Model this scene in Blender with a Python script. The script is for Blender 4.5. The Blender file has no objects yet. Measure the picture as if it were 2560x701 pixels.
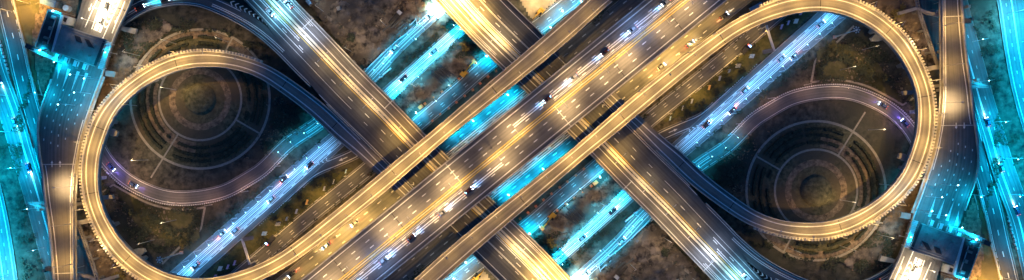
import bpy, math, random, re
from mathutils import Vector, noise as mnoise
random.seed(7)
SC = bpy.context.scene
COL = SC.collection
# ------------------------------------------------------------------ camera
H = 320.0            # height of the drone above the ground, metres
K_ = 0.2             # metres per photo pixel on the ground
CX, CY = 1270.2, 362.6
cam_d = bpy.data.cameras.new('camera'); cam = bpy.data.objects.new('camera', cam_d); COL.objects.link(cam)
SC.camera = cam
cam.location = (0, 0, H); cam.rotation_euler = (0, 0, 0)
cam_d.sensor_width = 36; cam_d.lens = 36*H/512.0
cam_d.shift_x = (1280-CX)*K_/512.0; cam_d.shift_y = (CY-350.5)*K_/512.0
cam_d.clip_end = 6000; cam_d.clip_start = 1
# ------------------------------------------------------------------ world, moon, exposure
W = bpy.data.worlds.new('World'); SC.world = W; W.use_nodes = True
nt = W.node_tree; nt.nodes.clear()
sky = nt.nodes.new('ShaderNodeTexSky'); sky.sky_type = 'NISHITA'; sky.sun_disc = False
sky.sun_elevation = math.radians(12); sky.sun_rotation = math.radians(130); sky.ozone_density = 6
bg = nt.nodes.new('ShaderNodeBackground'); bg.inputs['Strength'].default_value = 0.026
wo = nt.nodes.new('ShaderNodeOutputWorld')
tint = nt.nodes.new('ShaderNodeMix'); tint.data_type = 'RGBA'; tint.blend_type = 'MULTIPLY'; tint.inputs[0].default_value = 1; tint.inputs[7].default_value = (.03, .7, 1.2, 1)
nt.links.new(sky.outputs[0], tint.inputs[6]); nt.links.new(tint.outputs[2], bg.inputs[0]); nt.links.new(bg.outputs[0], wo.inputs[0])
sun_d = bpy.data.lights.new('moon', 'SUN'); sun_d.energy = 0.03; sun_d.angle = math.radians(0.5); sun_d.color = (.6, .8, 1)
sun = bpy.data.objects.new('moon', sun_d); COL.objects.link(sun); sun.location = (0, 0, 200)
sun.rotation_euler = (math.radians(50), 0, math.radians(130))
SC.view_settings.view_transform = 'Standard'; SC.view_settings.look = 'None'
SC.view_settings.exposure = 1.9; SC.view_settings.gamma = 1
SC.render.engine = 'CYCLES'
SC.cycles.use_denoising = True; SC.cycles.max_bounces = 3; SC.cycles.diffuse_bounces = 2; SC.cycles.glossy_bounces = 1
SC.cycles.transmission_bounces = 1; SC.cycles.caustics_reflective = False; SC.cycles.caustics_refractive = False
SC.cycles.sample_clamp_indirect = 4
G_LAMP = 1.25         # overall gain of the warm lamps
B_LAMP = 1.0         # overall gain of the cyan lamps
WARM = (1.0, .575, .14); PALE = (1.0, .67, .3); CYAN = (.0, .46, .82); ICE = (.45, .85, 1.0); BLUE = (.10, .35, 1.0)

# ------------------------------------------------------------------ coordinates
def at(px, py, z=0.0):
    k = K_*(H-z)/H
    return Vector(((px-CX)*k, -(py-CY)*k, z))
def R(p): return (2*CX-p[0], 2*CY-p[1])
def Rl(ps): return [R(p) for p in ps]

# ------------------------------------------------------------------ materials
MAT = {}
def mat(name, col, rough=.8, col2=None, scale=.3, bump=0.0, uv=False, stretch=(1, 1, 1), metal=0.0, emit=None, es=0.0, detail=6, col3=None, scale3=.04, spec=.3, contrast=(.35, .68)):
    if name in MAT: return MAT[name]
    m = bpy.data.materials.new(name); m.use_nodes = True; t = m.node_tree; b = t.nodes['Principled BSDF']
    b.inputs['Roughness'].default_value = rough; b.inputs['Metallic'].default_value = metal
    b.inputs['Specular IOR Level'].default_value = spec
    b.inputs['Base Color'].default_value = (*col, 1)
    N = t.nodes.new; L = t.links.new
    if col2:
        tc = N('ShaderNodeTexCoord'); mp = N('ShaderNodeMapping'); mp.inputs['Scale'].default_value = stretch
        L(tc.outputs['UV' if uv else 'Object'], mp.inputs[0])
        n1 = N('ShaderNodeTexNoise'); n1.inputs['Scale'].default_value = scale; n1.inputs['Detail'].default_value = detail; n1.inputs['Roughness'].default_value = .65
        L(mp.outputs[0], n1.inputs[0])
        r = N('ShaderNodeValToRGB'); r.color_ramp.elements[0].position = contrast[0]; r.color_ramp.elements[1].position = contrast[1]
        r.color_ramp.elements[0].color = (*col, 1); r.color_ramp.elements[1].color = (*col2, 1)
        L(n1.outputs[0], r.inputs[0]); out = r.outputs[0]
        if col3:
            n2 = N('ShaderNodeTexNoise'); n2.inputs['Scale'].default_value = scale3; n2.inputs['Detail'].default_value = 4
            L(tc.outputs['UV' if uv else 'Object'], n2.inputs[0])
            r2 = N('ShaderNodeValToRGB'); r2.color_ramp.elements[0].position = .45; r2.color_ramp.elements[1].position = .62
            L(n2.outputs[0], r2.inputs[0])
            mx = N('ShaderNodeMix'); mx.data_type = 'RGBA'
            L(r2.outputs[0], mx.inputs[0]); L(out, mx.inputs[6]); mx.inputs[7].default_value = (*col3, 1); out = mx.outputs[2]
        L(out, b.inputs['Base Color'])
        if bump:
            bp = N('ShaderNodeBump'); bp.inputs['Strength'].default_value = bump; bp.inputs['Distance'].default_value = .4
            L(n1.outputs[0], bp.inputs['Height']); L(bp.outputs[0], b.inputs['Normal'])
    if emit:
        b.inputs['Emission Color'].default_value = (*emit, 1); b.inputs['Emission Strength'].default_value = es
    MAT[name] = m; return m

def road_mat(name, dark, light, lane=18.0*K_, off=0.0, wear=.5):
    """asphalt with long wear streaks along the road, a darker oil band in each lane, patches"""
    m = bpy.data.materials.new(name); m.use_nodes = True; t = m.node_tree; b = t.nodes['Principled BSDF']
    b.inputs['Roughness'].default_value = .62; b.inputs['Specular IOR Level'].default_value = .35
    N = t.nodes.new; L = t.links.new
    tc = N('ShaderNodeTexCoord')
    mp = N('ShaderNodeMapping'); mp.inputs['Scale'].default_value = (1.3, .02, 1); L(tc.outputs['UV'], mp.inputs[0])
    n1 = N('ShaderNodeTexNoise'); n1.inputs['Scale'].default_value = 1; n1.inputs['Detail'].default_value = 5; L(mp.outputs[0], n1.inputs[0])
    n2 = N('ShaderNodeTexNoise'); n2.inputs['Scale'].default_value = .09; n2.inputs['Detail'].default_value = 7; n2.inputs['Roughness'].default_value = .7; L(tc.outputs['UV'], n2.inputs[0])
    n3 = N('ShaderNodeTexNoise'); n3.inputs['Scale'].default_value = 2.2; n3.inputs['Detail'].default_value = 3; L(tc.outputs['UV'], n3.inputs[0])
    s = N('ShaderNodeSeparateXYZ'); L(tc.outputs['UV'], s.inputs[0])
    f = N('ShaderNodeMath'); f.operation = 'MULTIPLY_ADD'; f.inputs[1].default_value = 2*math.pi/lane*2; f.inputs[2].default_value = off; L(s.outputs[0], f.inputs[0])
    c = N('ShaderNodeMath'); c.operation = 'COSINE'; L(f.outputs[0], c.inputs[0])
    a1 = N('ShaderNodeMath'); a1.operation = 'MULTIPLY_ADD'; a1.inputs[1].default_value = .07*wear*2; L(c.outputs[0], a1.inputs[0]); L(n1.outputs[0], a1.inputs[2])
    a2 = N('ShaderNodeMath'); a2.operation = 'MULTIPLY_ADD'; a2.inputs[1].default_value = .9; L(n2.outputs[0], a2.inputs[0]); L(a1.outputs[0], a2.inputs[2])
    a3 = N('ShaderNodeMath'); a3.operation = 'MULTIPLY_ADD'; a3.inputs[1].default_value = .25; L(n3.outputs[0], a3.inputs[0]); L(a2.outputs[0], a3.inputs[2])
    mr = N('ShaderNodeMapRange'); mr.inputs['From Min'].default_value = .8; mr.inputs['From Max'].default_value = 1.35; L(a3.outputs[0], mr.inputs[0])
    mx = N('ShaderNodeMix'); mx.data_type = 'RGBA'; L(mr.outputs[0], mx.inputs[0]); mx.inputs[6].default_value = (*dark, 1); mx.inputs[7].default_value = (*light, 1)
    L(mx.outputs[2], b.inputs['Base Color'])
    MAT[name] = m; return m

M_HWY = road_mat('highway_asphalt', (.085, .078, .075), (.17, .16, .15))
M_RAMP = road_mat('ramp_concrete', (.12, .113, .104), (.25, .235, .215), lane=24*K_)
M_DARK = road_mat('dark_asphalt', (.055, .055, .058), (.115, .115, .118))
M_GRD = road_mat('street_asphalt', (.08, .08, .082), (.17, .168, .165))
M_CONC = mat('concrete', (.26, .25, .23), .85, (.42, .40, .37), .6, col3=(.22, .2, .18), scale3=.15)
M_PARA = mat('parapet_concrete', (.38, .36, .33), .8, (.58, .55, .5), .5)
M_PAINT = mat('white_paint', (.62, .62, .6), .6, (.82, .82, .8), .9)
M_YEL = mat('yellow_paint', (.42, .3, .06), .6, (.6, .43, .1), .9)
M_CREAM = mat('worn_paint', (.4, .39, .37), .6, (.68, .67, .63), .8)
M_STEEL = mat('galvanised_steel', (.45, .46, .47), .45, (.58, .58, .58), 1.5, metal=.3)
M_JOINT = mat('joint_rubber', (.02, .02, .02), .9)
M_GROUND = mat('ground_cover', (.02, .022, .019), .95, (.16, .14, .105), .28, bump=1.0, col3=(.06, .06, .045), scale3=.03, detail=10)
M_DIRT = mat('dug_soil', (.03, .025, .022), .95, (.3, .235, .18), .22, bump=1, detail=14, col3=(.1, .08, .065), scale3=.05, contrast=(.38, .62))
M_LAWN = mat('garden_lawn', (.03, .036, .022), .95, (.17, .155, .095), .45, bump=1, detail=14, col3=(.1, .08, .055), scale3=.05)
M_PATH = mat('path_paving', (.26, .23, .19), .9, (.4, .36, .3), .8)
M_EARTH = mat('bare_garden_earth', (.08, .06, .045), .95, (.34, .25, .17), .5, bump=1, detail=9)
M_HEDGE = mat('hedge_leaves', (.02, .025, .016), .9, (.065, .07, .045), 1.2, bump=1, detail=8)
M_LEAF = mat('leaves', (.03, .038, .024), .8, (.08, .085, .055), 1.5)
M_TRUNK = mat('bark', (.06, .045, .03), .9, (.12, .09, .06), 2)
M_ROOF = mat('roof_sheet', (.22, .2, .19), .6, (.36, .33, .31), .3)
M_ROOF2 = mat('dark_roof_membrane', (.03, .03, .035), .7, (.06, .06, .065), .3)
M_WHITEM = mat('white_metal', (.6, .6, .6), .5, (.75, .75, .75), .6)
M_GREYM = mat('grey_metal', (.2, .2, .21), .5, (.3, .3, .3), .8)
M_GLASS = mat('dark_glass', (.02, .025, .03), .15, spec=.5)
M_TYRE = mat('tyre_rubber', (.02, .02, .02), .8)
M_ORANGE = mat('orange_plastic', (.8, .16, .04), .5, (.9, .25, .07), 2)
M_YMACH = mat('machine_yellow', (.6, .33, .04), .5, (.75, .45, .07), 1)
M_PIPE = mat('pipe_concrete', (.1, .1, .1), .8, (.18, .18, .17), 1)
M_PILE = mat('pile_timber', (.05, .045, .045), .8, (.11, .1, .095), 1.5)
M_RUST = mat('rusty_steel', (.12, .06, .035), .8, (.22, .12, .07), 1)
M_BLUEL = mat('blue_tarpaulin', (.12, .25, .42), .6, (.22, .4, .6), .8)
M_WEMIT = mat('warm_lens', (1, .8, .5), .4, emit=(1, .72, .35), es=9)
M_CEMIT = mat('cyan_lens', (.6, .9, 1), .4, emit=(.35, .85, 1), es=9)
M_HEADL = mat('headlamp_lens', (.9, .95, 1), .3, emit=(.62, .8, 1), es=12)
M_TAIL = mat('taillamp_lens', (.8, .05, .02), .3, emit=(1, .12, .05), es=1.2)
CARP = [mat('car_paint_'+n, c, .3, metal=.2, spec=.5) for n, c in (('white', (.4, .4, .4)), ('silver', (.22, .23, .24)), ('black', (.03, .03, .035)), ('blue', (.05, .1, .25)), ('maroon', (.07, .02, .02)), ('grey', (.16, .16, .17)))]
CARN = ['white', 'silver', 'black', 'blue', 'maroon', 'grey']

# ------------------------------------------------------------------ mesh builder
class MB:
    def __init__(s): s.v = []; s.f = []; s.uv = []; s.m = []; s.cm = 0
    def face(s, pts, uvs=None):
        i = len(s.v); s.v += [tuple(p) for p in pts]; s.f.append(tuple(range(i, i+len(pts))))
        s.uv.append(uvs or [(p[0], p[1]) for p in pts]); s.m.append(s.cm)
    def box(s, c, size, rz=0.0, taper=1.0, taper2=None):
        cx, cy, z = c; a, b, h = size[0]/2, size[1]/2, size[2]; C, S = math.cos(rz), math.sin(rz)
        t2 = taper2 or taper
        lo = [(-a, -b), (a, -b), (a, b), (-a, b)]; P = []
        for k, zz, (ta, tb) in ((0, z, (1, 1)), (1, z+h, (taper, t2))):
            P.append([Vector((cx+C*x*ta-S*y*tb, cy+S*x*ta+C*y*tb, zz)) for x, y in lo])
        s.face(P[1]); s.face(P[0][::-1])
        for i in range(4):
            j = (i+1) % 4; s.face([P[0][i], P[0][j], P[1][j], P[1][i]])
    def prism(s, pts, z0, z1):      # pts world xy, any order
        n = len(pts); ar = sum(pts[i][0]*pts[(i+1) % n][1]-pts[(i+1) % n][0]*pts[i][1] for i in range(n))
        if ar < 0: pts = pts[::-1]
        s.face([(p[0], p[1], z1) for p in pts]); s.face([(p[0], p[1], z0) for p in pts][::-1])
        for i in range(n):
            a, b = pts[i], pts[(i+1) % n]; s.face([(a[0], a[1], z0), (b[0], b[1], z0), (b[0], b[1], z1), (a[0], a[1], z1)])
    def tube(s, a, b, r0, r1=None, n=8, caps=True):
        a, b = Vector(a), Vector(b); r1 = r0 if r1 is None else r1
        d = (b-a).normalized(); u = d.orthogonal().normalized(); w = d.cross(u)
        A = [a+(u*math.cos(2*math.pi*i/n)+w*math.sin(2*math.pi*i/n))*r0 for i in range(n)]
        B = [b+(u*math.cos(2*math.pi*i/n)+w*math.sin(2*math.pi*i/n))*r1 for i in range(n)]
        for i in range(n): j = (i+1) % n; s.face([A[i], A[j], B[j], B[i]])
        if caps: s.face(A[::-1]); s.face(B)
    def pipe(s, a, b, r, t, n=10):     # open hollow pipe
        a, b = Vector(a), Vector(b); d = (b-a).normalized(); u = d.orthogonal().normalized(); w = d.cross(u)
        def ring(c, q): return [c+(u*math.cos(2*math.pi*i/n)+w*math.sin(2*math.pi*i/n))*q for i in range(n)]
        A, B, A2, B2 = ring(a, r), ring(b, r), ring(a, r-t), ring(b, r-t)
        for i in range(n):
            j = (i+1) % n
            s.face([A[i], A[j], B[j], B[i]]); s.face([A2[j], A2[i], B2[i], B2[j]])
            s.face([A[j], A[i], A2[i], A2[j]]); s.face([B[i], B[j], B2[j], B2[i]])
    def obj(s, name, mats, parent=None, loc=None, smooth=False):
        me = bpy.data.meshes.new(name)
        base = Vector(loc) if loc is not None else Vector((0, 0, 0))
        me.from_pydata([tuple(Vector(v)-base) for v in s.v], [], s.f)
        ul = me.uv_layers.new(name='UVMap'); k = 0
        flat = []
        for us in s.uv:
            for u in us: flat += [u[0], u[1]]
        ul.data.foreach_set('uv', flat)
        if not isinstance(mats, (list, tuple)): mats = [mats]
        for m in mats: me.materials.append(m)
        me.polygons.foreach_set('material_index', s.m)
        if smooth: me.polygons.foreach_set('use_smooth', [True]*len(s.f))
        me.update()
        o = bpy.data.objects.new(name, me); COL.objects.link(o)
        if parent is not None: o.parent = parent
        elif loc is not None: o.location = base
        return o
def thing(name, label, cat, loc=(0, 0, 0), rz=0, group=None):
    o = bpy.data.objects.new(name, None); COL.objects.link(o); o.empty_display_size = .5
    o.location = loc; o.rotation_euler = (0, 0, rz); o['label'] = label; o['category'] = cat
    if group: o['group'] = group
    return o
def tag(o, label, cat, group=None):
    o['label'] = label; o['category'] = cat
    if group: o['group'] = group
    return o
def struct(o): o['kind'] = 'structure'; return o
SW = {'left': 'right', 'right': 'left', 'upper': 'lower', 'lower': 'upper', 'top': 'bottom', 'bottom': 'top', 'above': 'below', 'below': 'above',
      'leftmost': 'rightmost', 'rightmost': 'leftmost', 'topmost': 'lowest', 'lowest': 'topmost', 'west': 'east', 'east': 'west', 'north': 'south', 'south': 'north'}
def swap(t): return re.sub(r'[a-z]+', lambda m: SW.get(m.group(0), m.group(0)), t)
def copy_tree(o, parent=None):
    c = o.copy(); COL.objects.link(c)
    if parent is not None: c.parent = parent
    for ch in list(o.children): copy_tree(ch, c)
    return c
def mirror(o, label=None):
    """the second half of the place repeats the first, turned half way round"""
    c = copy_tree(o); l = o.location
    c.location = (-l.x, -l.y, l.z); c.rotation_euler = (o.rotation_euler.x, o.rotation_euler.y, o.rotation_euler.z+math.pi)
    if 'label' in o: c['label'] = label or swap(o['label'])
    return c

# ------------------------------------------------------------------ paths (in photo pixels, mapped to the height of the road)
def catmull(P, step=6.0):
    P = [Vector((p[0], p[1])) for p in P]; Q = [P[0]*2-P[1]]+P+[P[-1]*2-P[-2]]; out = []
    for i in range(1, len(Q)-2):
        p0, p1, p2, p3 = Q[i-1:i+3]; n = max(2, int((p2-p1).length/step))
        t0 = 0; t1 = t0+max((p1-p0).length, .01)**.5; t2 = t1+(p2-p1).length**.5; t3 = t2+max((p3-p2).length, .01)**.5
        for k in range(n):
            t = t1+(t2-t1)*k/n
            A1 = p0*((t1-t)/(t1-t0))+p1*((t-t0)/(t1-t0)); A2 = p1*((t2-t)/(t2-t1))+p2*((t-t1)/(t2-t1)); A3 = p2*((t3-t)/(t3-t2))+p3*((t-t2)/(t3-t2))
            B1 = A1*((t2-t)/(t2-t0))+A2*((t-t0)/(t2-t0)); B2 = A2*((t3-t)/(t3-t1))+A3*((t-t1)/(t3-t1))
            out.append(B1*((t2-t)/(t2-t1))+B2*((t-t1)/(t2-t1)))
    out.append(P[-1]); return out
def interp(tab, s):
    if not isinstance(tab, (list, tuple)): return tab
    if s <= tab[0][0]: return tab[0][1]
    for (a, va), (b, vb) in zip(tab, tab[1:]):
        if s <= b: return va+(vb-va)*(s-a)/(b-a)
    return tab[-1][1]
class Path:
    def __init__(s, pts, z=0.0, smooth=0):
        D = catmull(pts)
        for _ in range(smooth):
            D = [D[0]]+[(D[i-1]+D[i]*2+D[i+1])/4 for i in range(1, len(D)-1)]+[D[-1]]
        s.p = D; s.s = [0.0]
        for a, b in zip(D, D[1:]): s.s.append(s.s[-1]+(b-a).length)
        s.L = s.s[-1]; s.z = z
    def idx(s, t):
        t = min(max(t, 0), s.L-1e-4); lo, hi = 0, len(s.s)-1
        while hi-lo > 1:
            m = (lo+hi)//2
            if s.s[m] <= t: lo = m
            else: hi = m
        return lo, (t-s.s[lo])/(s.s[hi]-s.s[lo])
    def pt(s, t):
        i, f = s.idx(t); return s.p[i].lerp(s.p[i+1], f)
    def dr(s, t):
        a, b = s.pt(max(t-4, 0)), s.pt(min(t+4, s.L)); return (b-a).normalized()
    def zz(s, t): return interp(s.z, t)
    def P(s, t, off, dz=0.0):
        p, d = s.pt(t), s.dr(t); o = interp(off, t); z = s.zz(t)
        q = p+Vector((d.y, -d.x))*o
        v = at(q.x, q.y, z); v.z += dz; return v
    def px(s, t, off):
        p, d = s.pt(t), s.dr(t); return p+Vector((d.y, -d.x))*interp(off, t)
    def heading(s, t):       # world angle of travel
        d = s.dr(t); return math.atan2(-d.y, d.x)
    def near(s, x, y):
        q = Vector((x, y)); i = min(range(len(s.p)), key=lambda k: (s.p[k]-q).length); return s.s[i]
    def samples(s, s0=None, s1=None, step=8.0):
        s0 = 0 if s0 is None else max(s0, 0); s1 = s.L if s1 is None else min(s1, s.L); n = max(1, int(math.ceil((s1-s0)/step)))
        return [s0+(s1-s0)*i/n for i in range(n+1)]
def ribbon(mb, path, a, b, dz=0.0, s0=None, s1=None, step=8.0, thick=0.0):
    """a = left offset, b = right offset (a > b)"""
    T = path.samples(s0, s1, step); prev = None
    for t in T:
        A, B = path.P(t, a, dz), path.P(t, b, dz); ua, ub, v = interp(a, t)*K_, interp(b, t)*K_, t*K_
        cur = (A, B, ua, ub, v)
        if prev:
            mb.face([prev[1], B, A, prev[0]], [(prev[3], prev[4]), (ub, v), (ua, v), (prev[2], prev[4])])
            if thick:
                lo = Vector((0, 0, thick))
                mb.face([prev[0], A, A-lo, prev[0]-lo]); mb.face([B, prev[1], prev[1]-lo, B-lo]); mb.face([prev[0]-lo, A-lo, B-lo, prev[1]-lo])
        elif thick:
            lo = Vector((0, 0, thick)); mb.face([A, A-lo, B-lo, B])
        prev = cur
    if thick:
        A, B = prev[0], prev[1]; lo = Vector((0, 0, thick)); mb.face([A, B, B-lo, A-lo])
def wall(mb, path, off, w, h, s0=None, s1=None, dz=0.0, step=8.0):
    """a swept rectangular barrier: w and h in metres, standing on the surface"""
    hw = w/2/K_; T = path.samples(s0, s1, step); prev = None
    f = (lambda t: interp(off, t))
    for t in T:
        o = f(t); a0, b0 = path.P(t, o+hw, dz), path.P(t, o-hw, dz); up = Vector((0, 0, h))
        c = (a0, b0, a0+up, b0+up)
        if prev:
            p = prev
            mb.face([p[3], c[3], c[2], p[2]]); mb.face([p[2], c[2], c[0], p[0]]); mb.face([p[1], c[1], c[3], p[3]])
        else: mb.face([c[0], c[1], c[3], c[2]])
        prev = c
    c = prev; mb.face([c[1], c[0], c[2], c[3]])
def line(mb, path, off, w=.32, s0=None, s1=None, dz=.02):
    h = w/2/K_
    if isinstance(off, (list, tuple)): ribbon(mb, path, [(s, o+h) for s, o in off], [(s, o-h) for s, o in off], dz, s0, s1)
    else: ribbon(mb, path, off+h, off-h, dz, s0, s1)
def dashes(mb, path, off, s0, s1, pitch=45.6, ln=12.0, w=.4, dz=.02, phase=0.0):
    k = math.ceil((s0-phase)/pitch); t = phase+k*pitch
    while t < s1:
        o = interp(off, t)
        ribbon(mb, path, o+w/2/K_, o-w/2/K_, dz, t-ln/2, t+ln/2, step=12); t += pitch
def chevrons(mb, path, off, s0, s1, pitch=15.0, size=6.0, th=4.0, dz=.03, flip=1):
    t = s0
    while t < s1:
        o = interp(off, t); sz = interp(size, t)
        for sg in (1, -1):
            a = path.P(t, o, dz); b = path.P(t+flip*sz, o+sg*sz, dz); c = path.P(t+flip*(sz+th), o+sg*sz, dz); d = path.P(t+flip*th, o, dz)
            q = [a, b, c, d]
            n = (q[1]-q[0]).cross(q[2]-q[0])
            mb.face(q if n.z > 0 else q[::-1])
        t += pitch
def arrow(mb, path, off, t, ln=16.0, dz=.03, flip=1):
    pts = [(0, .9), (.62*ln, .9), (.6*ln, 3.4), (ln, 0), (.6*ln, -3.4), (.62*ln, -.9), (0, -.9)]
    q = [path.P(t+flip*a, off+b, dz) for a, b in pts]
    def tri(ix):
        r = [q[i] for i in ix]; n = (r[1]-r[0]).cross(r[2]-r[0]); mb.face(r if n.z > 0 else r[::-1])
    tri((0, 1, 5, 6)); tri((2, 3, 4))
def joint(path, t, a, b, parent, w=.45, m=None):
    mb = MB(); ribbon(mb, path, a, b, .012, t-w/2/K_, t+w/2/K_, step=20); return mb.obj('expansion_joint', m or M_JOINT, parent)
def center(outer, inner, z, smooth=2):
    """centre path and half width from two traced edges running the same way"""
    A, B = catmull(outer, 5), catmull(inner, 5); mid = []; j = 0
    for a in A[::3]:
        w = range(max(0, j-6), min(len(B), j+60)); j = min(w, key=lambda k: (B[k]-a).length)
        mid.append(((a+B[j])/2, (a-B[j]).length/2))
    P = Path([m[0] for m in mid], z, smooth)
    hw = []
    for m, h in mid:
        s = P.near(*m)
        if not hw or s > hw[-1][0]+1: hw.append((s, h))
    hs = [sum(hw[k][1] for k in range(max(0, i-2), min(len(hw), i+3)))/len(range(max(0, i-2), min(len(hw), i+3))) for i in range(len(hw))]
    P.hw = [(hw[i][0], hs[i]) for i in range(len(hw))]
    return P
def shift(tab, k, m=1): return [(s, m*h+k) for s, h in tab]

# ------------------------------------------------------------------ GROUND
g = MB(); n = 40
g.face([(-3000, -3000, -.3), (3000, -3000, -.3), (3000, 3000, -.3), (-3000, 3000, -.3)])
struct(g.obj('ground', M_GROUND))
def patch(name, pts, m, amp=.5, z=.02, cell=3.0, kind='structure', seed=0):
    """a gently bumpy sheet filling a traced outline"""
    P = [at(*p) for p in pts]; xs = [p.x for p in P]; ys = [p.y for p in P]
    def inside(x, y):
        c = False; j = len(P)-1
        for i in range(len(P)):
            if (P[i].y > y) != (P[j].y > y) and x < (P[j].x-P[i].x)*(y-P[i].y)/(P[j].y-P[i].y)+P[i].x: c = not c
            j = i
        return c
    mb = MB(); nx = int((max(xs)-min(xs))/cell)+1; ny = int((max(ys)-min(ys))/cell)+1
    V = {}
    verts = []; faces = []
    def vert(i, j):
        if (i, j) not in V:
            x, y = min(xs)+i*cell, min(ys)+j*cell
            zz = z+amp*(max(0, mnoise.fractal(Vector((x*.09+seed, y*.09, 0)), .8, 2, 5)+.35)+.3*mnoise.fractal(Vector((x*.45, y*.45, seed)), .6, 2, 4))
            V[(i, j)] = len(verts); verts.append((x, y, zz))
        return V[(i, j)]
    for i in range(nx):
        for j in range(ny):
            if inside(min(xs)+(i+.5)*cell, min(ys)+(j+.5)*cell):
                faces.append((vert(i, j), vert(i+1, j), vert(i+1, j+1), vert(i, j+1)))
    me = bpy.data.meshes.new(name); me.from_pydata(verts, [], faces); me.materials.append(m)
    me.polygons.foreach_set('use_smooth', [True]*len(faces)); me.update()
    o = bpy.data.objects.new(name, me); COL.objects.link(o); o['kind'] = kind
    return o

# ------------------------------------------------------------------ MAIN HIGHWAY (turns onto itself)
MZ = 14.0
sl = Vector((1, -.815)).normalized()
C0 = Vector((CX, CY))
main = Path([tuple(C0+sl*k) for k in (-760, -400, 0, 400, 760)], MZ)
SM = 760.0      # path length at the centre of the crossing
hwy = thing('elevated_highway', 'widest elevated highway across the middle, three lanes each way, yellow median', 'highway')
mb = MB(); ribbon(mb, main, 65, -65, 0, thick=1.6, step=20); mb.obj('deck', M_HWY, hwy)
for sg in (1, -1):
    mb = MB(); wall(mb, main, sg*64, .5, .9, step=20); mb.obj('parapet', M_PARA, hwy)
mb = MB()
for sg in (1, -1):
    line(mb, main, sg*53.2, .42)
    for o in (17.8, 35.6): dashes(mb, main, sg*o, 10, 2*SM-10, phase=SM-sg*14.2)
for sg in (1, -1):      # car light trails as painted pairs: one in the middle lane, a second further out
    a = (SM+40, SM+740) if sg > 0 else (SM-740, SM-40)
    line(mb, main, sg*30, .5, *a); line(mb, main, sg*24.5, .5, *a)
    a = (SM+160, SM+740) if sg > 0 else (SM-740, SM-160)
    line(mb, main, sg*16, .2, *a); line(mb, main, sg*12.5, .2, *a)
mb.obj('lane_and_trail_lines', M_PAINT, hwy)
mb = MB()
for o in (5.2, -5.2): line(mb, main, o, .45)
mb.obj('yellow_median_line', M_YEL, hwy)
mb = MB(); wall(mb, main, 0, .5, .85, step=20)
mb.obj('median_barrier', mat('median_barrier_paint', (.5, .4, .22), .7, (.7, .58, .32), 1), hwy)
for t in (-151, -4-330, -520):
    joint(main, SM+t, 64, 0, hwy, .3, M_CREAM if t == -151 else None)
    joint(main, SM-t, 0, -64, hwy, .3, M_CREAM if t == -151 else None)
for t in range(-700, 701, 175):
    mb = MB(); c = main.P(SM+t, 0); a = main.heading(SM+t)
    if abs(t) > 60:
        mb.box((c.x, c.y, MZ-3.0), (2.2, 22, 1.5), a); mb.box((c.x, c.y, 0), (2, 4, MZ-3.0), a); mb.obj('pier', M_CONC, hwy)

# ------------------------------------------------------------------ LOOP RAMPS
loop_in = [(1055, 750), (1080, 725), (1178, 638), (1375, 470), (1475, 385), (1530, 341), (1595, 287), (1700, 200), (1812, 112), (1862, 80), (1905, 60), (1982, 36), (2035, 29), (2080, 32), (2125, 45), (2185, 77), (2232, 122), (2267, 175), (2287, 225), (2292, 265), (2289, 330), (2275, 378), (2256, 425), (2228, 465), (2185, 503), (2140, 530), (2085, 550), (2040, 556), (1965, 553), (1900, 533), (1825, 485), (1755, 430), (1700, 378), (1665, 350), (1597, 289), (1536, 231), (1470, 168), (1435, 135)]
loop_out = [(1000, 730), (1015, 717), (1140, 605), (1383, 410), (1430, 372), (1570, 251), (1675, 167), (1745, 113), (1825, 57), (1870, 33), (1920, 9), (1985, -9), (2050, -14), (2100, -8), (2145, 5), (2195, 32), (2245, 72), (2275, 107), (2302, 155), (2315, 185), (2330, 237), (2335, 287), (2330, 347), (2318, 392), (2305, 425), (2284, 460), (2245, 503), (2190, 545), (2130, 578), (2078, 593), (2020, 597), (1953, 588), (1900, 573), (1855, 553), (1750, 480), (1712, 448), (1650, 388), (1585, 322), (1520, 260), (1455, 195), (1420, 162)]
LP = center(loop_out, loop_in, 0)
sA = LP.near(1690, 185); sB = LP.near(1750, 452)
LP.z = [(0, MZ), (sA, MZ), (sB, 6.96), (LP.L, 6.96)]
sC = LP.near(1610, 325)
ramp = thing('loop_ramp', 'golden single lane loop ramp curling round the right circular garden', 'ramp')
sEnd = LP.near(1500, 215)
def sh(k): return [(s, h+k) for s, h in LP.hw]
def shn(k): return [(s, -h-k) for s, h in LP.hw]
mb = MB(); ribbon(mb, LP, sh(0), shn(0), 0, 0, sEnd, thick=1.4, step=9); mb.obj('deck', M_RAMP, ramp)
mb = MB(); wall(mb, LP, shn(-1.2), .4, .9, 0, LP.near(1640, 340)); mb.obj('parapet', M_PARA, ramp)
mb = MB(); wall(mb, LP, sh(-1.2), .4, .9, 0, LP.near(1640, 372)); mb.obj('parapet', M_PARA, ramp)
mb = MB(); line(mb, LP, sh(-9.5), .45, 0, sEnd); line(mb, LP, shn(-10.5), .55, 0, sEnd); mb.obj('lane_and_trail_lines', M_PAINT, ramp)
mb = MB(); t = LP.near(1905, 20); tE = LP.near(1890, 560)
while t < tE:      # concrete blocks of the noise wall along the outer edge of the loop
    c = LP.P(t, sh(2.6)); a = LP.heading(t); mb.box((c.x, c.y, c.z-.5), (.95, 1.3, 1.7), a, .8); t += 7.6
mb.obj('outer_fence_blocks', M_PARA, ramp)
mb = MB(); wall(mb, LP, sh(1.8), .15, .7, LP.near(1905, 20), tE, dz=.0); mb.obj('outer_fence_rail', M_GREYM, ramp)
for q in ((1800, 90), (2050, 10), (2215, 80), (2310, 240), (2290, 400), (2100, 570), (1830, 520), (1700, 420), (1560, 300), (1300, 500)):
    t = LP.near(*q); joint(LP, t, 20, -20, ramp, .3)
mb = MB()
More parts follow.
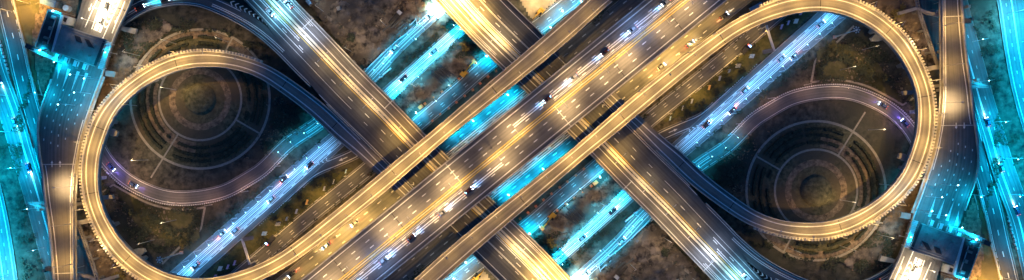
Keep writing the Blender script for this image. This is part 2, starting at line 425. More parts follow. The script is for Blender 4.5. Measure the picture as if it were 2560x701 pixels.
for q in ((1180, 610), (1330, 490), (1640, 220), (1780, 115), (1930, 30), (2060, 8), (2210, 70), (2285, 160), (2310, 280), (2280, 420), (2160, 540), (2000, 575), (1850, 525)):
    t = LP.near(*q); c = LP.P(t, 0); a = LP.heading(t); z = c.z-1.4
    m2 = MB(); m2.box((c.x, c.y, z-1.2), (1.8, 7.5, 1.2), a); m2.box((c.x, c.y, 0), (1.6, 2.4, z-1.2), a); m2.obj('pier', M_CONC, ramp)

# ------------------------------------------------------------------ CROSSING VIADUCTS (upper left to lower right)
PZ = 7.0
PR = Path([(640, -100), (700, -40), (737.5, 0), (822, 88), (905, 175), (990, 260), (1077, 350), (1200, 470), (1325, 590), (1375, 640), (1453, 725), (1520, 795)], PZ, 3)
s0_, s175, s350, s560, s700 = (PR.near(*p) for p in ((737, 0), (905, 175), (1077, 350), (1290, 556), (1430, 700)))
via = thing('crossing_viaduct', 'twin viaduct from the upper left passing under the widest highway', 'viaduct')
mb = MB(); ribbon(mb, PR, 0, -39, 0, thick=1.3, step=14); mb.obj('deck', M_HWY, via)
LW = [(0, -92), (s0_, -94), (PR.near(800, 66), -110), (s175, -124), (s350, -121), (PR.near(1180, 455), -122), (s560, -134), (PR.L, -134)]
mb = MB(); ribbon(mb, PR, -48, LW, 0, thick=1.3, step=12); mb.obj('deck', M_DARK, via)
mb = MB(); wall(mb, PR, -1.2, .45, .9, step=14); mb.obj('parapet', M_PARA, via)
for a_, b_ in ((s175, s350+90), (s560-40, None)): mb = MB(); wall(mb, PR, [(s, o+1) for s, o in LW], .4, .9, a_, b_); mb.obj('parapet', M_PARA, via)
for o in (-39.5, -47.5):
    mb = MB(); wall(mb, PR, o, 1.0, .95, step=14); mb.obj('median_barrier', mat('median_cream', (.62, .56, .42), .7, (.8, .72, .55), 1), via)
mb = MB(); line(mb, PR, -8.5); line(mb, PR, -28, .34)
line(mb, PR, [(0, -122), (s175, -120), (s350, -115), (s560, -120), (PR.L, -120)], .3, s175-30)
dashes(mb, PR, -72, 0, PR.L, 59, 15, .32)
dashes(mb, PR, -89, s175+60, PR.L, 59, 13, .22, phase=12)
line(mb, PR, -88, .2, 0, s175+50); line(mb, PR, -82, .2, s560-40); line(mb, PR, -84, .2, s560-40)
# car light trails drawn as solid lines at the far ends of both carriageways
for o, e in ((-59, s0_+78), (-64, s0_+82), (-77, s0_+110)): line(mb, PR, o, .34, 0, e)
for o, e in ((-13, 80), (-17, 76)): line(mb, PR, o, .26, 0, s0_+e)
for o, a in ((-52, s560-30), (-57, s560-20), (-61, s560-10)): line(mb, PR, o, .3, a, None)
for o in (-13.5, -17): line(mb, PR, o, .2, s560+30)
chevrons(mb, PR, -110, s350+50, s350+190, 12.5, 4.0, 3.2, flip=-1)
mb.obj('lane_and_trail_lines', M_PAINT, via)
mb = MB(); line(mb, PR, -54, .4); mb.obj('yellow_median_line', M_YEL, via)
mb = MB(); ribbon(mb, PR, -1, -30, .012, PR.near(983, 253)-1.2, PR.near(983, 253)+1.2, step=10); mb.obj('expansion_joint', M_CREAM, via); mb = MB()
ribbon(mb, PR, -1, -38, .012, PR.near(780, 45)-1, PR.near(780, 45)+1, step=10)
for o in (-1, ):
    pass
mb.obj('expansion_joint', M_CREAM, via)
for y in (40, 150, 250, 620, 690):
    t = PR.near(PR.pt(0).x+y+100, y)
    c = PR.P(t, -60); a = PR.heading(t); mb = MB(); mb.box((c.x, c.y, PZ-2.7), (1.8, 24, 1.4), a)
    for k in (-8, 0, 8): mb.box((c.x-math.sin(a)*k, c.y+math.cos(a)*k, 0), (1.5, 1.5, PZ-2.7), a)
    mb.obj('pier', M_CONC, via)
# slip road K curving in from the toll plaza
slipL = [(210, 185), (250, 135), (285, 95), (312, 64), (367, 30), (410, 18), (450, 13), (490, 16), (525, 27), (587, 56), (640, 89), (690, 132), (732, 175), (775, 218)]
KP = Path(slipL, 0, 2); KP.z = [(0, .6), (KP.near(312, 64), 1.5), (KP.near(690, 132), PZ-.03), (KP.L, PZ-.03)]
slip = thing('slip_road', 'curved dark slip road sweeping round the top of the left circular garden', 'slip road')
KW = [(0, 36), (KP.near(587, 56), 36), (KP.near(690, 132), 32), (KP.L, 20)]
mb = MB(); ribbon(mb, KP, KW, 0, 0, thick=.9, step=9); mb.obj('deck', M_DARK, slip)
mb = MB(); wall(mb, KP, 1.2, .4, .8); mb.obj('parapet', M_PARA, slip)
mb = MB(); line(mb, KP, 6, .3)
for o in (13, 17.5): line(mb, KP, o, .4, KP.near(525, 27), KP.near(690, 132)+12)  # double car light trail drawn as two solid lines
line(mb, KP, 19, .5, 0, KP.near(400, 20)); line(mb, KP, 14, .25, 0, KP.near(430, 14)); line(mb, KP, 31, .3, 0, KP.near(587, 56))  # the thick first line stands in for a white light trail
chevrons(mb, KP, 40, KP.near(560, 45), KP.near(650, 97), 12, [(KP.near(560, 45), 7), (KP.near(650, 97), 2.5)], 3, dz=.05)
mb.obj('lane_and_trail_lines', M_PAINT, slip)

# ------------------------------------------------------------------ TOLL ROAD (left) : wide plaza that tapers into a viaduct
TL = [(222, -60), (207, 0), (186, 70), (150, 135), (137, 175), (117, 235), (101, 275), (96, 315), (98, 352), (103, 390), (108, 425), (115, 500), (124, 560), (133, 650), (138, 725), (139, 780)]
TR = [(350, -60), (332, 0), (317, 34), (284, 102), (262, 180), (238, 240), (215, 310), (205, 347), (198, 380), (190, 425), (185, 500), (185, 553), (186, 650), (187, 725), (187, 780)]
TZ = 7.6
T = center(TL, TR, TZ, 4)     # left offset positive = screen right while heading down
# heading down the picture: left of travel is screen right
toll = thing('toll_road', 'left elevated toll road, wide below its canopy and tapering to the bottom', 'viaduct')
def th(k): return [(s, h+k) for s, h in T.hw]
def tn(k): return [(s, -h-k) for s, h in T.hw]
tTop = T.near(210, 120); tWide = T.near(150, 300); tN = T.near(146, 430)
mb = MB(); ribbon(mb, T, th(0), tn(0), 0, thick=1.3, step=9); mb.obj('deck', M_HWY, toll)
mb = MB(); wall(mb, T, th(-1), .5, .9); mb.obj('parapet', M_PARA, toll); mb = MB(); wall(mb, T, tn(-1), .5, .9, T.near(130, 200)); mb.obj('parapet', M_PARA, toll)
mb = MB(); wall(mb, T, th(3.2), 1.3, .25, T.near(200, 170), None, dz=-.2); mb.obj('edge_walkway', M_CONC, toll); mb = MB(); wall(mb, T, tn(3.0), 1.1, .25, tWide+60, None, dz=-.2); mb.obj('edge_walkway', M_CONC, toll)
mb = MB(); line(mb, T, tn(-9), .42, tWide+110); line(mb, T, th(-9), .42, tWide-20); line(mb, T, th(-5), .25, tTop, tWide)
for k, o in enumerate((-40, -22, -4, 14, 32)):
    dashes(mb, T, o, T.near(190, 225), T.near(150, 400)-abs(o+12)*1.6, 26, 5, .45, phase=7*k)
line(mb, T, [(0, 44), (tTop, 40)], .5, 0, tTop-60); line(mb, T, [(0, 32), (tTop, 22)], .5, 0, tTop-40); line(mb, T, [(0, -20), (tTop, -30)], .4, 0, tTop-50)
for o in (10, 4, -4, 13, -10, 0): line(mb, T, o, .55, 0, tTop-52)  # bundle of overexposed car light trails, drawn as solid white lines
chevrons(mb, T, [(0, 24), (tTop, 18)], 0, tTop-60, 14, 5, 4, flip=-1)
arrow(mb, T, 40, T.near(270, 30), 20); arrow(mb, T, -32, T.near(230, 10), 20)
for o in (2, -18): arrow(mb, T, o, T.near(140, 420), 16, flip=-1)
mb.obj('lane_and_trail_lines', M_PAINT, toll)
for q in ((300, 22), (150, 408), (160, 680)): joint(T, T.near(*q), th(-2), tn(-2), toll, .4, M_CREAM if q[1] > 100 else None)
for q in ((250, 40), (170, 250), (150, 350), (150, 500), (155, 600), (160, 700)):
    t = T.near(*q); c = T.P(t, 0); a = T.heading(t); mb = MB(); mb.box((c.x, c.y, TZ-2.7), (1.6, 12, 1.4), a)
    for k in (-4, 4): mb.box((c.x-math.sin(a)*k, c.y+math.cos(a)*k, 0), (1.4, 1.4, TZ-2.7), a)
    mb.obj('pier', M_CONC, toll)

# ------------------------------------------------------------------ STREETS ON THE GROUND
def street(name, pts, hw, m=M_GRD, lines=(), dash=(), kerb=True, z=.06, smooth=2, s0=None):
    P = Path(pts, z, smooth); a = hw if not isinstance(hw, (list, tuple)) else hw
    neg = [(s, -h) for s, h in a] if isinstance(a, (list, tuple)) else -a
    mb = MB(); ribbon(mb, P, a, neg, 0, step=9); o = struct(mb.obj(name, m))
    if kerb:
        mb = MB()
        for sg in (1, -1): wall(mb, P, [(s, sg*(h+1)) for s, h in a] if isinstance(a, (list, tuple)) else sg*(a+1), .3, .16, dz=-.04)
        k = mb.obj('kerb', M_CONC, o)
    mb = MB()
    for of, w, *r in lines: line(mb, P, of, w, *(r if r else (None, None)), dz=.008)
    for of, pitch, ln, w in dash: dashes(mb, P, of, 5, P.L-5, pitch, ln, w, dz=.008)
    if lines or dash: mb.obj('lane_and_trail_lines', M_PAINT, o)
    return P, o
both = []
G1, o = street('street', [(1420, -150), (1300, -52), (1151, 75), (1060, 155), (970, 237), (890, 308), (809, 379), (715, 463), (640, 529), (552, 607), (460, 688), (380, 760)],
               [(0, 17), (500, 17), (620, 19), (900, 25), (1400, 28)], lines=[(14, .35), (10, .25), (7, .5), (3.5, .25), (-1, .5), (-5, .25), (-9, .45), (-13, .35)], dash=[(12, 40, 12, .4), (-5, 40, 12, .3)]); both.append(o)  # most solid lines here stand in for car light trails
G0, o = street('street', [(1170, -55), (1106, 8), (1060, 50), (1000, 105), (922, 190), (800, 305), (718, 362)]+Rl([(1885, 302), (1920, 279), (1982, 246), (2073, 230), (2138, 236), (2217, 271), (2264, 312), (2290, 350), (2312, 400), (2335, 450)]),
               [(0, 22), (300, 19), (600, 17), (1500, 17)], M_GRD, lines=[(13, .25), (2, .3, 0, 560), (6, .2, 0, 560), (-5, .25, 0, 560), (-14, .25)]); both.append(o)  # the short inner lines stand in for light trails
G2, o = street('street', [(1520, -72), (1430, 0), (1345, 66), (1223, 158), (1145, 226), (1067, 292), (990, 360), (920, 423), (764, 549), (674, 625), (580, 705), (500, 770)],
               19, M_GRD, lines=[(15, .2), (-15.5, .25)], dash=[(0, 38, 10, .25), (6, 38, 10, .2)]); both.append(o)
off3 = Vector((sl.y, -sl.x))
def along(k, o): p = C0+sl*k+off3*o; return (p.x, p.y)
G3, o = street('street', [along(k, 82) for k in (760, 400, 200, 0, -200, -400, -760)], 22, M_GRD, lines=[(3, .4, 540, 960), (8, .22, 540, 960), (-2, .15, 500, 960), (14, .3, 540, 960)], dash=[(-10, 44, 12, .4), (11, 44, 9, .3)]); both.append(o)
EX, o = street('slip_lane', [(1600, 372), (1655, 340), (1700, 320), (1755, 296), (1800, 258), (1850, 212), (1900, 165)], 13, M_DARK, lines=[(9, .3), (-9, .3)], z=.05)
mb = MB(); arrow(mb, EX, 0, EX.near(1675, 332), 24, dz=.02); chevrons(mb, EX, -14, EX.near(1725, 312), EX.near(1765, 290), 11, 4, 3, dz=.03, flip=-1); mb.obj('arrow_marking', M_PAINT, o)
both.append(o)
# left edge roads
WR, o = street('frontage_road', [(-10, -70), (8, -10), (25, 60), (42, 130), (52, 178), (68, 240), (85, 300), (100, 360), (120, 440), (140, 540)], 21, M_DARK, lines=[(17, .3), (-17, .25)], dash=[(0, 55, 14, .45)]); both.append(o)
XR, o = street('avenue', [(-70, -60), (-40, 60), (-15, 170), (10, 240), (35, 310), (55, 380), (80, 460), (105, 550), (130, 640), (155, 740), (170, 800)], 27, M_GRD, lines=[(6, .8, 100, 1000), (20, .2)], dash=[(-8, 40, 8, .25)]); both.append(o)  # the thick line is a car light streak drawn as paint
YR, o = street('boulevard', [(-190, 100), (-130, 300), (-85, 400), (-55, 500), (-35, 600), (-15, 730), (0, 800)], 62, M_GRD, lines=[(55, .3), (28, .6), (-20, .3)], dash=[(42, 34, 8, .25)], z=.04); both.append(o)
for o in both: mirror(o)

# ------------------------------------------------------------------ GARDEN (left one; the right one is its twin)
GC = (500, 248)
def arc(mb, r, a0, a1, w, z0, z1, step=4):
    n = max(2, int(abs(a1-a0)/step)); c = at(*GC); prev = None
    for i in range(n+1):
        a = math.radians(a0+(a1-a0)*i/n); i_, o_ = (r-w/2)*K_, (r+w/2)*K_
        A = c+Vector((math.cos(a)*o_, -math.sin(a)*o_, 0)); B = c+Vector((math.cos(a)*i_, -math.sin(a)*i_, 0))
        if prev:
            u = Vector((0, 0, z1)); l = Vector((0, 0, z0))
            mb.face([prev[1]+u, prev[0]+u, A+u, B+u][::-1] if a1 > a0 else [prev[1]+u, prev[0]+u, A+u, B+u])
            if z1-z0 > .1:
                mb.face([prev[0]+l, A+l, A+u, prev[0]+u]); mb.face([B+l, prev[1]+l, prev[1]+u, B+u])
        elif z1-z0 > .1: mb.face([A+l_ for l_ in (Vector((0, 0, z0)),)]+[A+Vector((0, 0, z1)), B+Vector((0, 0, z1)), B+Vector((0, 0, z0))])
        prev = (A, B)
    if z1-z0 > .1: A, B = prev; mb.face([A+Vector((0, 0, z0)), B+Vector((0, 0, z0)), B+Vector((0, 0, z1)), A+Vector((0, 0, z1))])
def disc(name, r, z, m, n=64):
    c = at(*GC); mb = MB(); mb.face([(c.x+math.cos(2*math.pi*i/n)*r*K_, c.y+math.sin(2*math.pi*i/n)*r*K_, z) for i in range(n)]); return struct(mb.obj(name, m))
gar = [disc('lawn', 176, -.12, M_LAWN)]
def flat(name, fn, m): mb = MB(); fn(mb); o = struct(mb.obj(name, m)); gar.append(o); return o
flat('garden_path', lambda mb: (arc(mb, 174, 0, 360, 6, 0, -.05), arc(mb, 103, 0, 360, 5, 0, -.05)), M_PATH)
flat('bare_earth', lambda mb: (arc(mb, 161, 195, 330, 18, 0, -.085), arc(mb, 122, 95, 200, 26, 0, -.085), arc(mb, 70, 0, 360, 16, 0, -.085)), M_EARTH)
def spoke(mb, ang, r0, r1, w=4.0):
    c = at(*GC); a = math.radians(ang); d = Vector((math.cos(a), -math.sin(a), 0)); nn = Vector((d.y, -d.x, 0))*w*K_/2
    q = [c+d*r0*K_+nn, c+d*r1*K_+nn, c+d*r1*K_-nn, c+d*r0*K_-nn]
    if (q[1]-q[0]).cross(q[2]-q[0]).z < 0: q = q[::-1]
    mb.face([v+Vector((0, 0, -.03)) for v in q])
flat('garden_path', lambda mb: (spoke(mb, 30, 104, 173), spoke(mb, 122, 104, 232), spoke(mb, 298, 104, 173), spoke(mb, 208, 104, 173)), M_PATH)
# earth mound in the middle
mb = MB(); c = at(*GC); N_ = 48; rings = [(40, -.1), (38, .5), (34, 1.1), (24, 1.7), (12, 2.0), (0.1, 2.1)]
for (r0, z0), (r1, z1) in zip(rings, rings[1:]):
    for i in range(N_):
        a, b = 2*math.pi*i/N_, 2*math.pi*(i+1)/N_
        mb.face([(c.x+math.cos(a)*r0*K_, c.y+math.sin(a)*r0*K_, z0), (c.x+math.cos(b)*r0*K_, c.y+math.sin(b)*r0*K_, z0), (c.x+math.cos(b)*r1*K_, c.y+math.sin(b)*r1*K_, z1), (c.x+math.cos(a)*r1*K_, c.y+math.sin(a)*r1*K_, z1)])
o = struct(mb.obj('mound', M_LAWN, smooth=True)); gar.append(o)
for o in gar: mirror(o)
# curved clipped hedges between the two ring paths
ords = ['first', 'second', 'third', 'fourth', 'fifth', 'sixth', 'seventh', 'eighth', 'ninth', 'tenth', 'eleventh', 'twelfth', 'thirteenth', 'fourteenth', 'fifteenth', 'sixteenth', 'seventeenth', 'eighteenth', 'nineteenth', 'twentieth']
hq = 0
for side, a0, a1 in (('the right', -40, 24), ('the bottom', 36, 76), ('the bottom left', 80, 116), ('the left', 128, 200), ('the top', 216, 290)):
    for rn, r in (('outer', 156), ('middle', 140), ('inner', 122)):
        mb = MB(); h = .9
        nseg = int(abs(a1-a0)*math.radians(1)*r*K_/.55)
        for i in range(nseg):
            if mnoise.noise(Vector((i*.11, r*.3, a0*.1))) > .32: continue
            a = math.radians(a0+(a1-a0)*(i+.5)/nseg); rr = (r+random.uniform(-.6, .6))*K_
            x, y = c.x+math.cos(a)*rr, c.y-math.sin(a)*rr
            mb.box((x, y, -.1), (random.uniform(.8, 1.4), random.uniform(.9, 1.9), h+random.uniform(-.25, .25)), -a+math.pi/2+random.uniform(-.25, .25), .8)
        o = mb.obj('hedge', M_HEDGE, loc=(c.x, c.y, 0)); tag(o, f'{rn} curved hedge along {side} of the left circular garden', 'hedge', 'clipped hedges in the gardens'); mirror(o)

# gravel footpaths beside the arc road
def footpath(pts, w=5.0):
    P = Path(pts, .03); mb = MB(); ribbon(mb, P, w/2, -w/2, 0); o = struct(mb.obj('footpath', M_PATH)); mirror(o)
footpath([(2135, 65), (2075, 122), (2040, 150), (2034, 175), (2028, 207)], 5)
footpath([(2030, 206), (2060, 202), (2112, 202), (2170, 217), (2220, 242), (2257, 263)], 5)
footpath([(2257, 263), (2284, 245)], 4)
footpath([(180, 85), (165, 60), (140, 80), (100, 150), (95, 200), (105, 240)], 3)
footpath([(290, 144), (343, 168), (350, 150)], 4)

# ------------------------------------------------------------------ SOIL AND VEGETATION SHEETS
for pts, m, amp, cell, nm in (
    ([(745, -30), (1075, -30), (1070, 30), (1035, 62), (915, 168), (830, 85)], M_DIRT, 2.6, 1.0, 'construction_soil'),
    ([(1068, 172), (1155, 96), (1185, 120), (1200, 140), (1130, 212), (1040, 262), (1020, 285), (985, 252)], M_DIRT, 1.6, .9, 'construction_soil'),
    ([(1275, -40), (1420, -40), (1395, 0), (1330, 50)], mat('pale_sand', (.3, .24, .16), .9, (.5, .41, .28), .2, bump=.6, detail=10), .8, 1.0, 'construction_soil'),
    ([(20, -40), (100, -40), (95, 60), (78, 110), (88, 170), (98, 230), (75, 175), (45, 70)], mat('dry_grass', (.07, .07, .03), .95, (.17, .14, .07), .25, bump=.6, detail=10, col3=(.1, .085, .05), scale3=.06), .5, 1.2, 'dry_grass_verge'),
    ([(95, -40), (200, -40), (185, 70), (140, 150), (108, 230), (92, 190), (82, 110)], M_EARTH, .3, 1.2, 'service_yard'),
    ([(1660, 305), (1700, 262), (1745, 225), (1800, 180), (1900, 100), (1962, 48), (2040, 22), (1950, 108), (1875, 178), (1805, 238), (1755, 276)], mat('verge_grass', (.05, .055, .022), .95, (.12, .11, .05), .35, bump=.8, detail=10), .5, .9, 'verge'),
    ([(2040, 130), (2080, 105), (2190, 150), (2230, 210), (2250, 255), (2170, 210), (2100, 195), (2040, 200)], mat('rough_grass', (.06, .06, .025), .95, (.15, .125, .07), .2, bump=.8, detail=11, col3=(.02, .025, .012), scale3=.06), .9, 1.1, 'rough_grass'),
    ([(2110, -20), (2290, -20), (2300, 30), (2340, 160), (2318, 165), (2290, 105), (2245, 55), (2180, 15)], M_DIRT, .9, 1.1, 'rubble_ground'),
    ([(262, 190), (320, 60), (400, 45), (440, 70), (380, 110), (330, 175), (270, 250), (235, 290)], M_DIRT, .9, 1.1, 'rubble_ground'),
):
    o = patch(nm, pts, m, amp, .0, cell, seed=len(pts)*3.1); mirror(o)

for o in (via, slip, toll, ramp): mirror(o)

# small leaf-tuft ground cover where rough plants grow: one object, nobody could count it
def tufts(pts, count, m, smin=.25, smax=.8, seed=1):
    rnd = random.Random(seed); P = [at(*p) for p in pts]; xs = [p.x for p in P]; ys = [p.y for p in P]
    mb = MB(); k = 0
    while k < count:
        x, y = rnd.uniform(min(xs), max(xs)), rnd.uniform(min(ys), max(ys)); c = False; j = len(P)-1
        for i in range(len(P)):
            if (P[i].y > y) != (P[j].y > y) and x < (P[j].x-P[i].x)*(y-P[i].y)/(P[j].y-P[i].y)+P[i].x: c = not c
            j = i
        k += 1
        if not c or mnoise.noise(Vector((x*.12, y*.12, seed))) < -.05: continue
        s = rnd.uniform(smin, smax); z = rnd.uniform(0, s)
        for _ in range(3):
            a = rnd.uniform(0, 6.28); u = Vector((math.cos(a), math.sin(a), rnd.uniform(-.6, .6)))*s; v = Vector((-math.sin(a), math.cos(a), rnd.uniform(-.6, .6)))*s*.7
            b = Vector((x+rnd.uniform(-s, s), y+rnd.uniform(-s, s), z+.5)); mb.face([b-u, b+v, b+u, b-v])
    o = mb.obj('ground_plants', m); o['kind'] = 'stuff'; c = mirror(o); c['kind'] = 'stuff'
for i, (pts, n_, sm) in enumerate((
    ([(700, 160), (905, 350), (880, 330), (800, 255), (690, 175), (640, 120)], 900, .7),
    ([(940, 215), (1035, 128), (1125, 50), (1140, 62), (957, 225)], 2600, .6),
    ([(860, 60), (930, 160), (912, 175), (770, 30)], 500, .5),
    ([(1120, 120), (1200, 60), (1215, 125), (1150, 160)], 700, .6),
    ([(700, 432), (795, 350), (822, 345), (640, 495), (480, 635), (455, 600), (590, 508)], 3800, .6),
    ([(300, 60), (430, 40), (640, 100), (700, 150), (640, 140), (560, 80), (430, 80), (330, 160)], 3600, .7),
    ([(250, 450), (330, 520), (500, 520), (500, 570), (420, 640), (330, 600), (270, 520)], 3000, .8),
    ([(690, 250), (735, 262), (780, 292), (700, 348), (650, 392), (672, 320)], 2200, .6),
    ([(80, 180), (35, 570), (62, 701), (110, 665), (75, 543), (25, 378), (-5, 260), (-5, 440)], 3500, .55),
    ([(1600, 295), (1650, 250), (1740, 182), (1850, 90), (1880, 72), (1760, 170), (1610, 298)], 1600, .5),
    ([(1660, 300), (1800, 180), (1890, 110), (1900, 120), (1760, 240), (1680, 300)], 1800, .7),
    (Rl([(1420, 115), (1560, 0), (1590, -20), (1540, -30), (1400, 105)]), 900, .5))):
    tufts(pts, n_, M_LEAF, .2, sm, i)

def rubble(pts, count, m, smin, smax, seed, zt=0.0):
    rnd = random.Random(seed); P = [at(*p) for p in pts]; xs = [p.x for p in P]; ys = [p.y for p in P]; mb = MB()
    for k in range(count):
        x, y = rnd.uniform(min(xs), max(xs)), rnd.uniform(min(ys), max(ys)); c = False; j = len(P)-1
        for i in range(len(P)):
            if (P[i].y > y) != (P[j].y > y) and x < (P[j].x-P[i].x)*(y-P[i].y)/(P[j].y-P[i].y)+P[i].x: c = not c
            j = i
        if not c or mnoise.noise(Vector((x*.1, y*.1, seed))) < 0: continue
        s = smin+(smax-smin)*rnd.random()**3; mb.box((x, y, -.2), (s*rnd.uniform(.7, 1.5), s, s*.6+.2+zt*max(0, mnoise.noise(Vector((x*.1, y*.1, 3))))), rnd.uniform(0, 3), rnd.uniform(.4, .8))
    o = mb.obj('rubble', m); o['kind'] = 'stuff'; c = mirror(o); c['kind'] = 'stuff'
M_CLOD = mat('soil_clods', (.08, .06, .045), .95, (.34, .26, .18), .5)
for i, (pts, n_, a, b, m) in enumerate((
    ([(745, -30), (1075, -30), (1070, 30), (1035, 62), (915, 168), (830, 85)], 2600, .3, 1.6, M_CLOD),
    ([(1068, 172), (1155, 96), (1200, 140), (1130, 212), (1040, 262), (1020, 285), (985, 252)], 1200, .3, 1.2, M_CLOD),
    ([(262, 190), (320, 60), (400, 45), (440, 70), (380, 110), (330, 175), (270, 250), (235, 290)], 1500, .3, 1.3, M_CLOD),
    ([(2110, -20), (2290, -20), (2340, 160), (2318, 165), (2245, 55), (2180, 15)], 1200, .3, 1.4, M_CLOD),
    ([(250, 450), (330, 520), (500, 520), (500, 570), (420, 640), (330, 600), (270, 520)], 1500, .3, 1.1, M_CLOD),
    ([(1600, 295), (1650, 250), (1740, 182), (1850, 90), (1880, 72), (1760, 170), (1610, 298)], 2600, .3, 1.2, M_CLOD),
    ([(600, 280), (700, 240), (790, 300), (680, 390), (600, 400), (660, 320)], 1200, .3, 1.0, M_CLOD),
    )):
    rubble(pts, n_, m, a, b, i+30)

# ------------------------------------------------------------------ TREES / BUSHES
def bush(px, py, r, h, label, m=M_LEAF, seed=0):
    rnd = random.Random(seed*77+int(px)); b = at(px, py); root = thing('bushy_tree', label, 'tree', b, rnd.uniform(0, 6), 'bushy trees beside the ramps')
    mb = MB(); mb.tube((0, 0, -.3), (0, 0, h*.6), .16, .08, 6)
    for k in range(4):
        a = k*1.7; mb.tube((0, 0, h*.35), (math.cos(a)*r*.5, math.sin(a)*r*.5, h*.75), .07, .03, 5)
    mb.obj('trunk', M_TRUNK, root)
    mb = MB(); cl = [(Vector((rnd.gauss(0, r*.42), rnd.gauss(0, r*.42), h*.6+rnd.uniform(0, h*.4))), rnd.uniform(.3, .55)*r) for _ in range(9)]
    for k in range(int(260)):
        cc, cr = rnd.choice(cl); d = Vector((rnd.gauss(0, 1), rnd.gauss(0, 1), rnd.gauss(0, .8))).normalized()*cr*rnd.uniform(.5, 1)
        p = cc+d; u = Vector((rnd.uniform(-1, 1), rnd.uniform(-1, 1), rnd.uniform(-.5, .5))).normalized()*.38; v = u.cross(Vector((rnd.uniform(-.5, .5), rnd.uniform(-.5, .5), 1))).normalized()*.28
        mb.face([p-u, p+v, p+u, p-v])
    mb.obj('crown', m, root); return root
M_LEAFY = mat('yellowing_leaves', (.1, .09, .03), .8, (.25, .2, .08), 1.5)
bl = [((2237, 38), 3.2, 5, 'pale yellowish tree beside the outer fence at the upper right of the right loop', M_LEAFY),
      ((2246, 24), 1.8, 4, 'small yellowish tree just above the pale one by the right loop', M_LEAFY),
      ((2075, 118), 2.6, 4, 'yellow lit bush at the bend of the footpath inside the right loop', M_LEAFY),
      ((1712, 285), 3.0, 5, 'dark rounded tree on the verge nearest the right crossing viaduct', M_LEAF),
      ((1745, 262), 2.6, 4, 'dark tree on the verge between two billboards right of the crossing', M_LEAF),
      ((1785, 232), 2.8, 4, 'dark tree behind the orange billboard on the right verge', M_LEAF),
      ((1815, 205), 2.4, 4, 'dark tree upper in the row of billboards on the right verge', M_LEAF),
      ((1848, 178), 2.2, 4, 'dark tree beside the striped billboard on the right verge', M_LEAF),
      ((1162, 112), 2.2, 3, 'pale bush on dark soil beside the upper right crossing viaduct', M_LEAFY),
      ((1168, 126), 1.7, 2.5, 'smaller pale bush just below the pale bush by the upper right viaduct', M_LEAFY),
      ((880, 95), 2.0, 3, 'dark bush standing on the upper left construction soil', M_LEAF),
      ((2185, 100), 2.5, 4, 'dark tree inside the top right bend of the right loop', M_LEAF),
      ((2150, 185), 2.8, 4, 'rounded tree on the rough grass inside the right loop', M_LEAF),
      ((2200, 195), 2.3, 4, 'tree on the rough grass nearest the right side of the right loop', M_LEAF)]
for i, (p, r, h, lb, m) in enumerate(bl): mirror(bush(*p, r, h, lb, m, i))

# ------------------------------------------------------------------ LAMPS
def spot(parent, loc, col, power, ang=150, rad=.25, tilt=None, blend=.9):
    ld = bpy.data.lights.new('lamp_light', 'SPOT'); ld.energy = power; ld.color = col; ld.spot_size = math.radians(ang); ld.spot_blend = blend; ld.shadow_soft_size = rad
    o = bpy.data.objects.new('lamp_light', ld); COL.objects.link(o); o.parent = parent; o.location = loc
    if tilt: o.rotation_euler = tilt
    return o
LMESH = {}
def lamp(p, rz, label, col=WARM, power=900, h=9.0, arm=2.2, kind='warm', group='street lamps along the ramps', ang=150, steel=M_STEEL, lens=1.0, double=False):
    """p = foot in world coordinates; arm points along rz"""
    root = thing('street_lamp', label, 'street lamp', p, rz, group)
    key = (h, arm, kind, lens)
    if key not in LMESH:
        a = MB(); a.tube((0, 0, 0), (0, 0, h), .13, .08, 8)
        b = MB(); d = MB(); e = MB(); base = MB(); base.box((0, 0, 0), (.5, .5, .25))
        b.tube((0, 0, h-.5), (arm*.55, 0, h+.05), .06, .05, 6); b.tube((arm*.55, 0, h+.05), (arm, 0, h+.12), .05, .05, 6)
        d.box((arm+.35, 0, h+.02), (1.0*lens, .42*lens, .22), 0, .75); e.box((arm+.35, 0, h-.03), (.85*lens, .34*lens, .05))
        LMESH[key] = {}
        for q, nm, m in ((a, 'pole', steel), (b, 'arm', steel), (d, 'lamp_head', steel if kind != 'cyan' else M_CEMIT), (e, 'lens', M_WEMIT if kind == 'warm' else M_CEMIT), (base, 'base', M_CONC)):
            o = q.obj(nm, m); LMESH[key][nm] = o.data; bpy.data.objects.remove(o)
    def put(nm, par, rz=0.0):
        o = bpy.data.objects.new(nm, LMESH[key][nm]); COL.objects.link(o); o.parent = par; o.rotation_euler = (0, 0, rz); return o
    put('pole', root); put('base', root)
    for sg in ((0, math.pi) if double else (0,)):
        put('arm', root, sg); put('lens', put('lamp_head', root, sg))
    for sg in ((1, -1) if double else (1,)):
        spot(root, (sg*(arm+.35), 0, h-.15), col, power, ang)
    return root
def o_(i): return ords[i] if i < len(ords) else 'next'
# along the loop: straight part first, then the curve
t = 60; i = 0; step = 78
while t < sEnd-60:
    on_curve = t > LP.near(1850, 55)
    p = LP.P(t, sh(1.0) if on_curve else sh(-.5)); a = LP.heading(t)-math.pi/2
    q = LP.px(t, 0); dim = 1.0
    pw = 2350
    if t < LP.near(1400, 440): pw = 1000
    if t > LP.near(2080, 575): pw = 1400
    if t > LP.near(1960, 570): pw = 330
    if t > LP.near(1870, 540): pw = 0
    if pw:
        L_ = lamp(p, a, f'{o_(i)} street lamp along the right loop ramp, from its lower left end', WARM, pw*G_LAMP, 9, 2.0)
        mirror(L_, f'{o_(i)} street lamp along the left loop ramp, from its upper right end')
    t += step; i += 1
